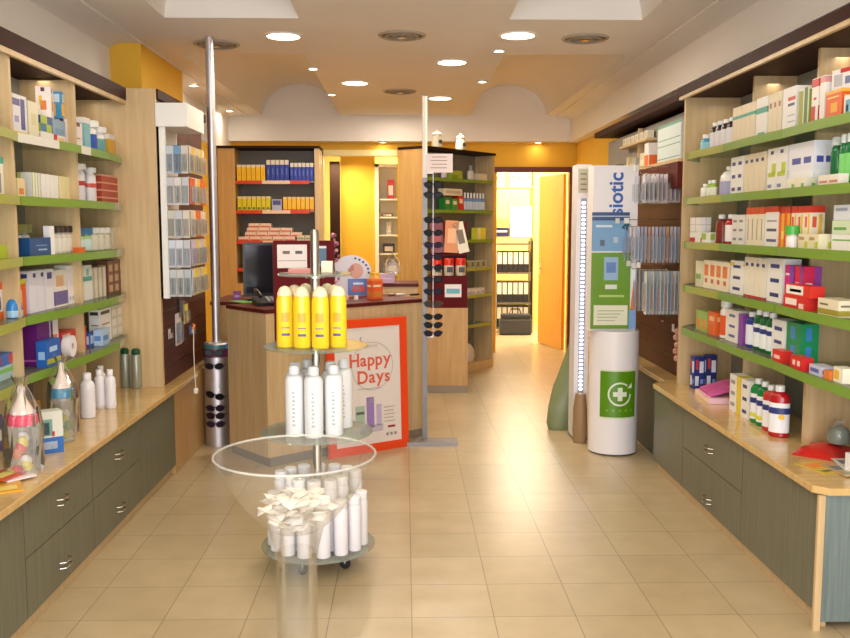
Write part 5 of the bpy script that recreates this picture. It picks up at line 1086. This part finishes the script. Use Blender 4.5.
# ------------------------------------------------ back left tall cabinet
t = empty('tall_cabinet', 'tall open cabinet with yellow and blue medicine boxes, back left', 'cabinet', (0, 0, 0))
bx0, bx1, by0, by1 = -1.965, -.93, 9.6, 9.95
MB().box(bx0, bx0 + .18, by0, by1, 0, 2.37, M['beech2']).build('side_panel', t); MB().box(bx1 - .02, bx1 + .03, by0, by1, 0, 2.37, M['beech']).build('side_panel', t)
MB().box(bx0 - .02, bx1 + .04, by0 - .02, by1, 2.37, 2.395, M['dark']).build('top_board', t); MB().box(bx0 + .18, bx1 - .02, by1 - .02, by1, 0, 2.37, mat((128, 124, 116), .6)).build('back_panel', t)
MB().box(bx0 + .18, bx1 - .02, by0 + .01, by1 - .02, .0, .95, M['beech2']).build('lower_front', t)
LB = [2.03, 1.72, 1.40, 1.11]
for z in LB:
    o = MB().box(bx0 + .18, bx1 - .02, by0 + .02, by1 - .02, z - .018, z, mat((120, 110, 100), .5)).build('shelf', t)
    MB().box(bx0 + .18, bx0 + .46, by0 + .012, by0 + .02, z - .03, z + .006, mat((206, 60, 30), .4)).box(bx0 + .46, bx1 - .28, by0 + .012, by0 + .02, z - .03, z + .006, mat((232, 200, 180), .4)).box(bx1 - .28, bx1 - .08, by0 + .012, by0 + .02, z - .03, z + .006, mat((206, 60, 30), .4)).build('price_strip', o)
rebase(t, -1.45, 9.77, 0)
def rowb(x0, x1, n, z, h, body, marks, ds, grp, lid=None, d=.12, y=by0 + .09):
    w_ = (x1 - x0) / n
    for k in range(n):
        o = inst(('rb', round(w_, 4), h, body, str(marks)), lambda: mk_carton(w_ - .006, d, h, body, marks))
        place(o, x0 + w_ * (k + .5), y, z + .0006, 0, ds, 'box', grp)
rowb(-1.77, -1.47, 6, LB[0], .17, (236, 190, 20), [('f', 0, .84, 1, 1, (226, 214, 190)), ('f', .3, .3, .7, .6, (226, 170, 20))], 'yellow medicine box with white top, top shelf of back left cabinet', 'yellow boxes, top shelf of back left cabinet')
rowb(-1.46, -1.22, 5, LB[0], .22, (40, 60, 160), [('f', 0, .78, 1, 1, (222, 214, 200)), ('f', .3, .3, .6, .6, (90, 110, 200))], 'tall royal blue medicine box with white top, back left cabinet', 'tall blue boxes in back left cabinet')
rowb(-1.21, -.96, 6, LB[0], .19, (44, 62, 170), [('f', 0, .78, 1, 1, (222, 214, 200)), ('f', .2, .3, .5, .6, (96, 116, 206))], 'shorter royal blue medicine box with white top, back left cabinet', 'shorter blue boxes in back left cabinet')
rowb(-1.77, -1.42, 7, LB[1], .15, (214, 200, 30), [('f', 0, .84, 1, 1, (222, 206, 150)), ('f', .2, .1, .8, .25, (70, 110, 40))], 'lime yellow medicine box on second shelf of back left cabinet', 'lime yellow boxes in back left cabinet')
rowb(-1.41, -1.30, 1, LB[1], .12, (176, 180, 206), [('f', .1, .5, .9, .9, (70, 80, 150))], 'blue and white pack between yellow rows, back left cabinet', None)
rowb(-1.29, -.96, 7, LB[1], .145, (238, 186, 30), [('f', 0, .84, 1, 1, (230, 200, 140)), ('f', 0, 0, 1, .12, (222, 90, 30))], 'amber medicine box with orange foot, second shelf, back left cabinet', 'amber boxes in back left cabinet')
for r_ in range(4):
    n = (5, 5, 4, 2)[r_]; x0 = (-1.77, -1.70, -1.68, -1.66)[r_]
    for k in range(n):
        o = inst('pk', lambda: mk_carton(.115, .10, .046, (232, 206, 190), [('f', .05, .1, .95, .4, (206, 80, 60))]))
        place(o, x0 + .06 + k * .121, by0 + .09, LB[2] + .0006 + r_ * .047, 0, 'flat pinkish white carton with red band, in the pile on the third shelf, back left cabinet'.replace(', in the pile', ' piled'), 'box', 'pink banded cartons in back left cabinet')
rowb(-1.15, -.98, 2, LB[2], .06, (214, 206, 180), [('f', .1, .3, .9, .6, (150, 160, 130))], 'low cream carton at right of third shelf, back left cabinet', 'low cream cartons, back left cabinet')
rowb(-1.72, -1.0, 8, LB[3], .12, (226, 214, 196), [('f', .1, .3, .9, .5, (180, 120, 100))], 'cream carton on the lowest visible shelf of back left cabinet', 'cream cartons low in back left cabinet')

# ------------------------------------------------ back right angled cabinet
A_ = math.atan2(.80, .64); c0 = Vector((.20, 8.95, 0)); cl = 1.25
t = empty('angled_cabinet', 'tall open cabinet standing at an angle with green-edged shelves, back centre', 'cabinet', tuple(c0), A_)
bp = mat((128, 124, 112), .6)
MB().box(0, .02, 0, .33, 0, 2.32, M['beech2']).build('side_panel', t); MB().box(cl - .03, cl, 0, .26, 0, 2.32, M['beech']).build('side_panel', t)
MB().box(-.01, cl + .01, -.01, .34, 2.32, 2.345, M['dark']).build('top_board', t); MB().box(.02, cl - .03, .24, .26, 0, 2.32, bp).build('back_panel', t)
MB().box(.02, cl - .03, 0, .24, 0, .09, M['beech']).build('plinth', t)
LZ = [2.04, 1.72, 1.41, 1.11, .82, .50]
for z in LZ:
    o = MB().box(.025, cl - .035, .0, .235, z - .01, z, M['glass']).build('shelf', t)
    MB().box(.025, cl - .035, -.006, -.001, z - .028, z + .006, M['strip'] if z > 1.3 else M['strip2']).build('price_strip', o)
def onang(o, a, b, z, ds, cat, grp=None):
    q = c0 + Vector((math.cos(A_), math.sin(A_), 0)) * a + Vector((-math.sin(A_), math.cos(A_), 0)) * b
    return place(o, q.x, q.y, z + .0006, A_, ds, cat, grp)
onang(mk_bottle(.035, .15, (110, 24, 90), (60, 20, 60), (226, 216, 226)), .42, .08, LZ[0], 'plum coloured bottle on top shelf of the angled back cabinet', 'bottle')
onang(mk_carton(.18, .09, .09, (150, 170, 60), [('f', 0, 0, .5, .5, (110, 140, 40))]), .60, .08, LZ[0], 'olive green low box on top shelf of the angled back cabinet', 'box')
onang(mk_bottle(.045, .16, (216, 214, 206), (150, 150, 150), None, capf=.3), .90, .08, LZ[0], 'grey-white jar on top shelf of the angled back cabinet', 'jar')
onang(mk_carton(.16, .09, .08, (222, 214, 190), []), 1.08, .08, LZ[0], 'cream low box on top shelf of the angled back cabinet', 'box')
for k, (a, c, h, ds) in enumerate(((.42, (40, 130, 60), .13, 'green box at the left of second shelf, angled back cabinet'), (.55, (60, 150, 70), .12, 'lighter green box on the second shelf, angled back cabinet'), (.66, (200, 40, 36), .15, 'red box on the second shelf, angled back cabinet'))):
    onang(mk_carton(.10, .08, h, c, [('f', .2, .5, .8, .8, (226, 220, 200))]), a, .07, LZ[1], ds, 'box')
onang(mk_carton(.32, .08, .07, (222, 214, 190), [('f', .1, .3, .9, .7, (190, 180, 160))]), .52, .07, LZ[1] + .152, 'long cream carton lying above the green boxes, angled back cabinet', 'box')
for k in range(7): onang(inst('bb', lambda: mk_bottle(.024, .19, (120, 160, 214), (236, 236, 240), (196, 214, 236), capf=.3)), .77 + k * .058, .06, LZ[1], 'slim light blue bottle in the row on second shelf, angled back cabinet', 'bottle', 'blue bottles in angled back cabinet')
onang(mk_carton(.16, .08, .13, (226, 226, 60), [('f', 0, 0, .4, 1, (236, 232, 180))]), 1.05, .07, LZ[2], 'bright yellow box on third shelf of the angled back cabinet', 'box')
for k in range(4): onang(inst('gg', lambda: mk_carton(.09, .08, .08, (176, 176, 160), [('f', .2, .2, .7, .8, (96, 110, 70))])), .78 + k * .105, .07, LZ[3], 'small grey-green carton on fourth shelf of the angled back cabinet', 'box', 'grey-green cartons in angled back cabinet')
for k in range(5): onang(inst('wg', lambda: mk_carton(.075, .08, .07, (214, 214, 220), [('f', .2, .2, .8, .5, (170, 170, 190))])), .74 + k * .085, .07, LZ[4], 'small white carton on fifth shelf of the angled back cabinet', 'box', 'white cartons in angled back cabinet')
o = sack([(.13, 0), (.15, .05), (.14, .13), (.09, .19), (.03, .21)], mat((206, 202, 204), .3), Matrix(), 1.1, .55, .06, 9).build('bag'); onang(o, .82, .10, .09, 'white plastic bag slumped at the bottom of the angled back cabinet', 'bag')
o = sack([(.05, 0), (.07, .03), (.05, .07), (.02, .09)], mat((40, 38, 40), .4), Matrix(), 1.3, .6, .06, 3).build('bag'); onang(o, .84, .10, .302, 'small black strap bundle lying on the white plastic bag', 'bag')
# jars on top
def mk_jar():
    o = raw_empty('apothecary_jar'); MB().lathe([(.04, 0), (.05, .01), (.055, .05), (.048, .10), (.04, .125), (.045, .135)], M['porc'], 28).build('jar_body', o)
    MB().lathe([(.047, .1355), (.047, .145), (.03, .165), (.008, .17), (.012, .185), (.002, .19)], M['porc'], 24).build('lid', o)
    mb = MB(); n = 10; vs = []
    for i in range(n + 1): a = -.6 + 1.2 * i / n; vs += [(.0565 * math.sin(a), -.0565 * math.cos(a), .04 + .01 * abs(a)), (.0565 * math.sin(a), -.0565 * math.cos(a), .085 - .01 * abs(a))]
    mb.add(vs, [(2 * i, 2 * i + 2, 2 * i + 3, 2 * i + 1) for i in range(n)], mat((90, 96, 90), .4)); mb.build('painted_mark', o); return o
for a, ds in ((.30, 'left cream apothecary jar on top of the angled back cabinet'), (.72, 'right cream apothecary jar on top of the angled back cabinet')):
    q = onang(inst('jar', mk_jar), a, .08, 2.345, ds, 'jar'); q.scale = (1, 1, .95)
# low cabinet with maroon display in front of the angled cabinet
t = empty('low_counter', 'tan low counter beside the aisle, carrying the maroon leaflet display', 'counter', (0, 0, 0))
MB().box(.17, .585, 8.33, 8.68, .07, .80, M['beech2']).build('body', t); MB().box(.175, .58, 8.335, 8.68, 0, .07, mat((140, 126, 104), .4, .3)).build('plinth', t)
rebase(t, .38, 8.5, 0)
t = empty('leaflet_display', 'maroon leaflet display standing on the tan low counter', 'display', (.44, 8.36, .8006))
mm_ = mat((92, 12, 20), .5, spec=.12)
MB().box(-.20, .14, 0, .12, 0, .30, mm_).box(-.20, .14, .105, .12, .30, .80, mm_).box(-.20, .14, .06, .12, .485, .50, mm_).build('board', t)
MB().box(-.07, .085, -.004, 0, .10, .22, mat((232, 226, 224), .3)).box(-.055, .07, -.0055, -.004, .135, .18, mat((90, 170, 190), .3)).build('card', t)
for k, x in enumerate((-.14, -.03, .08)):
    place(MB().lathe([(.045, 0), (.047, .01), (.047, .095)], mat((206, 196, 176), .3), 20).lathe([(.0472, .095), (.0472, .15), (.040, .16)], mat((214, 50, 28), .3), 20).box(-.02, .035, -.0485, -.047, .03, .08, mat((60, 50, 46), .4)).build('tin'), .44 + x, 8.36 + .051, .8006 + .3006, 0, 'red and cream tin on the maroon leaflet display, %s one' % ('left', 'middle', 'right')[k], 'tin')
for k, (x, w_, h, c, c2, tl, ds) in enumerate(((-.135, .12, .28, (110, 30, 40), (160, 60, 50), -.05, 'dark red brochure at left of the maroon display'), (-.01, .13, .30, (206, 130, 70), (226, 170, 120), .05, 'orange-brown brochure in the middle of the maroon display'), (.115, .10, .29, (222, 214, 190), (110, 90, 70), -.22, 'cream tilted brochure at right of the maroon display'))):
    mb = MB(); Tb = RX(-.10) @ RY(tl); mb.box(-w_ / 2, w_ / 2, -.004, .004, 0, h, mat(c, .3), Tb); mb.box(-w_ * .3, w_ * .3, -.0048, -.004, h * .3, h * .75, mat(c2, .3), Tb)
    place(mb.build('brochure'), .44 + x, 8.36 + .066, .8006 + .512, 0, ds, 'brochure')

# ------------------------------------------------ doorway and room behind
t = empty('door_leaf', 'orange-yellow wooden door standing open into the bright rear room', 'door', (1.972, 11.145, 0), math.radians(102.5)); 
dm = noise_mat('orange_door_wood', (212, 146, 34), (222, 158, 46), scale=(9, 9, .6), nscale=4, rough=.4)
MB().box(0, .82, -.02, .02, .01, 2.20, dm).build('leaf', t)
MB().tube([(.75, .02, 1.0), (.75, .06, 1.0), (.66, .06, 1.0)], .009, M['chrome'], 8).box(.73, .77, .02, .025, .93, 1.07, M['chrome']).build('handle', t)
t = empty('storage_shelving', 'yellowish storage shelving seen through the doorway in the rear room', 'shelving', (0, 0, 0))
ym = mat((236, 200, 110), .5); rx0, rx1, ry = 1.28, 1.86, 13.1
MB().box(rx0 - .02, rx0, ry, ry + .35, 0, 2.7, ym).build('side_panel', t); MB().box(rx1, rx1 + .02, ry, ry + .35, 0, 2.7, ym).build('side_panel', t)
for z in (2.43, 2.12, 1.40): MB().box(rx0, rx1, ry, ry + .35, z - .02, z, ym).build('shelf', t)
for k in range(7):
    place(mk_carton(.066, .14, (.20, .22, .19, .23, .21, .20, .22)[k], ((236, 214, 150), (240, 232, 210), (226, 190, 110), (244, 236, 220), (236, 206, 140), (240, 236, 226), (226, 200, 150))[k], [('f', .2, .5, .8, .7, (200, 150, 90))]), rx0 + .05 + k * .078, ry + .09, 2.1206, 0, 'cream coloured file box on the upper storage shelf in the rear room', 'box', 'file boxes on upper storage shelf')
for k in range(6): place(inst('tp', lambda: mk_carton(.07, .12, .07, (200, 170, 130), [('f', .2, .3, .8, .7, (120, 80, 60))])), rx0 + .06 + k * .09, ry + .08, 2.4306, 0, 'small brownish carton on the topmost storage shelf in the rear room', 'box', 'brownish cartons on top storage shelf')
t2 = mk_carton(.22, .2, .13, (40, 44, 90), [('f', .1, .5, .9, .7, (220, 220, 230))]); place(t2, rx0 + .12, ry + .12, 1.4006 + .0, 0, 'navy blue box left of the big white box in the rear room', 'box')
place(mk_carton(.20, .2, .13, (236, 200, 110), []), rx0 + .12, ry + .12, 1.5312, 0, 'yellow carton on top of the navy box in the rear room', 'box')
place(mk_carton(.32, .22, .44, (246, 244, 238), [('f', .1, .8, .5, .86, (214, 214, 220))]), rx1 - .17, ry + .14, 1.4006, 0, 'big white box on the storage shelf in the rear room', 'box')
rebase(t, 1.57, ry + .17, 0)
t = empty('binder_rack', 'dark framed binder rack standing below the storage shelves', 'rack', (0, 0, 0))
MB().box(rx0 + .03, rx0 + .05, ry - .06, ry + .28, 0, 1.30, M['white']).build('side_panel', t); MB().box(rx1 - .03, rx1 - .005, ry - .06, ry + .28, 0, 1.34, M['black']).build('side_panel', t)
for z in (1.28, .86, .42, .06): MB().box(rx0 + .05, rx1 - .03, ry - .06, ry + .28, z, z + .025, mat((120, 110, 90), .5)).build('shelf', t)
rebase(t, 1.57, ry + .1, 0)
for z, nm_ in ((.885, 'upper'), (.445, 'middle'), (.085, 'lower')):
    for k in range(6):
        def mkb():
            o = raw_empty('binder'); MB().box(-.037, .037, 0, .25, 0, .31, mat((38, 38, 42), .4)).build('cover', o); MB().box(-.03, .03, -.002, 0, .12, .29, mat((240, 238, 232), .5)).build('spine_label', o); return o
        place(inst('binder', mkb), rx0 + .095 + k * .078, ry - .03, z + .0006, 0, 'black ring binder with white spine, %s row of the binder rack' % nm_, 'binder', '%s binders in the rack' % nm_)
t = empty('carry_bag', 'dark grey carry bag on the floor before the binder rack', 'bag', (1.58, 12.84, 0))
bg = mat((60, 64, 72), .4)
MB().prism([(-.235, -.09), (.235, -.09), (.225, .09), (-.225, .09)], 0, .24, bg).build('bag_body', t, bevel=.03)
MB().prism([(-.215, -.085), (.215, -.085), (.205, .085), (-.205, .085)], .235, .30, mat((44, 48, 56), .4)).build('flap', t, bevel=.02)
MB().tube([(-.09, 0, .29), (-.06, 0, .37), (.06, 0, .37), (.09, 0, .29)], .01, M['black'], 8).build('handle', t)

# ------------------------------------------------------------------ lights
def area(loc, size, power, col, rot=(0, 0, 0), sy=None, name='area_light', spread=None):
    l = bpy.data.lights.new(name, 'AREA'); l.energy = power; l.color = col; l.size = size
    if sy: l.shape = 'RECTANGLE'; l.size_y = sy
    else: l.shape = 'DISK'
    if spread: l.spread = spread
    o = bpy.data.objects.new(name, l); COL.objects.link(o); o.location = loc; o.rotation_euler = rot; return o
WARM = (1.0, .87, .70); DAY = (0.93, .95, 1.0)
big = [(-.83, 6.36), (.775, 6.3), (-.453, 8.4), (.378, 7.33), (.361, 9.37)]
more_big = [(-.45, 4.3), (.38, 3.2), (-.45, 1.2), (.4, 0.2)]
wheres = ['nearest left', 'nearest right', 'rear left', 'middle right', 'farthest right']
for i, (x, y) in enumerate(big + more_big):
    area((x, y, CE - .02), .2, 15, WARM, name='downlight')
    if i < 5:
        o = raw_empty('downlight'); MB().lathe([(.135, 0), (.135, .008), (.112, .008), (.112, 0), (.135, 0)], M['white'], 32, T=TR(0, 0, -.008), cap=False).build('bezel', o)
        MB().lathe([(.111, -.003), (.111, -.001)], M['lamp'], 32).build('diffuser', o)
        place(o, x, y, CE, 0, 'round recessed ceiling downlight, %s of the five large ones' % wheres[i], 'ceiling light', 'large round downlights')
sp = [(-1.93, 8.45, CE - .014, 'left soffit, nearer'), (-1.96, 10.3, CE - .014, 'left soffit, farther'), (1.60, 10.92, 2.56, 'under the end beam before the doorway'), (-.26, 10.92, 2.56, 'under the end beam before the passage'), (-.756, 7.63, CE, 'left row, nearer'), (-.72, 9.11, CE, 'left row, farther'), (.70, 6.83, CE, 'right row, nearer'), (.70, 8.27, CE, 'right row, farther')]
for x, y, z, w in sp:
    o = raw_empty('spotlight'); MB().lathe([(.05, 0), (.05, .01), (.035, .012), (.035, 0)], M['white'], 24, T=TR(0, 0, -.012), cap=False).build('bezel', o)
    MB().lathe([(.034, -.006), (.034, -.003)], M['lamp'], 20).build('bulb', o)
    place(o, x, y, z, 0, 'tiny ceiling spotlight, %s one' % w, 'ceiling light', 'small ceiling spotlights')
    area((x, y, z - .02), .06, 2.5 if y < 10.5 else .5, WARM, name='spot')
for i, (px, py) in enumerate(((402, 35), (585, 38), (218, 40), (400, 91))):
    p = at(px, py, z=CE); o = raw_empty('air_vent')
    mb = MB(); mb.lathe([(.165, 0), (.165, -.004), (.15, -.014), (.14, -.004), (.14, 0)], mat((178, 166, 148), .5), 32, cap=False); mb.build('outer_ring', o)
    mb = MB(); mb.lathe([(.12, 0), (.12, -.012), (.10, -.02), (.09, -.002)], mat((150, 138, 122), .5), 32, cap=False); mb.lathe([(.075, -.001), (.075, -.014), (.06, -.02), (.05, -.002)], mat((150, 138, 122), .5), 32, cap=False)
    mb.lathe([(.03, -.001), (.03, -.02), (.002, -.022)], M['chrome'], 20); mb.lathe([(.14, -.0005), (.14, -.002)], mat((80, 70, 60)), 32); mb.build('vanes', o)
    if i == 2: p.x, p.y = -1.345, 6.64
    place(o, p.x, p.y, CE, 0, 'round ceiling air vent, %s' % ('middle of the nearer three', 'rightmost of the nearer three', 'leftmost, behind the tall steel column top', 'the farthest one, alone')[i], 'vent', 'round ceiling air vents')
# canopy lights over the shelving and the back cabinets
for s, xs in ((1, 1.93), (-1, -1.85)):
    area((xs, 4.45, 2.305), .06, 2, WARM, sy=2.1, name='canopy_light')
area((1.93, 6.9, 2.30), .06, 2, WARM, sy=2.0, name='canopy_light')
# daylight through the shop window behind the camera
area((0, -1.45, 1.45), 3.6, 185, DAY, rot=(PI / 2, 0, 0), sy=2.2, name='window_daylight')
# rooms behind
area((1.9, 13.0, 2.9), 1.6, 220, (1, .96, .86), name='rear_room_light')
area((-.9, 11.7, 2.38), .5, 26, (1, .86, .6), name='passage_light')
area((0.1, 13.2, 2.9), 1.2, 90, (1, .92, .76), name='rear_room_light')
area((-.1, 10.3, 2.84), .3, 7, WARM, name='downlight')
w = bpy.data.worlds.new('world'); scn.world = w; w.use_nodes = True
w.node_tree.nodes['Background'].inputs[0].default_value = (.80, .88, 1.0, 1); w.node_tree.nodes['Background'].inputs[1].default_value = 0.8
scn.view_settings.view_transform = 'Standard'; scn.view_settings.look = 'None'; scn.view_settings.gamma = 1.0
scn.view_settings.exposure = 0.0; scn.view_settings.use_curve_mapping = False
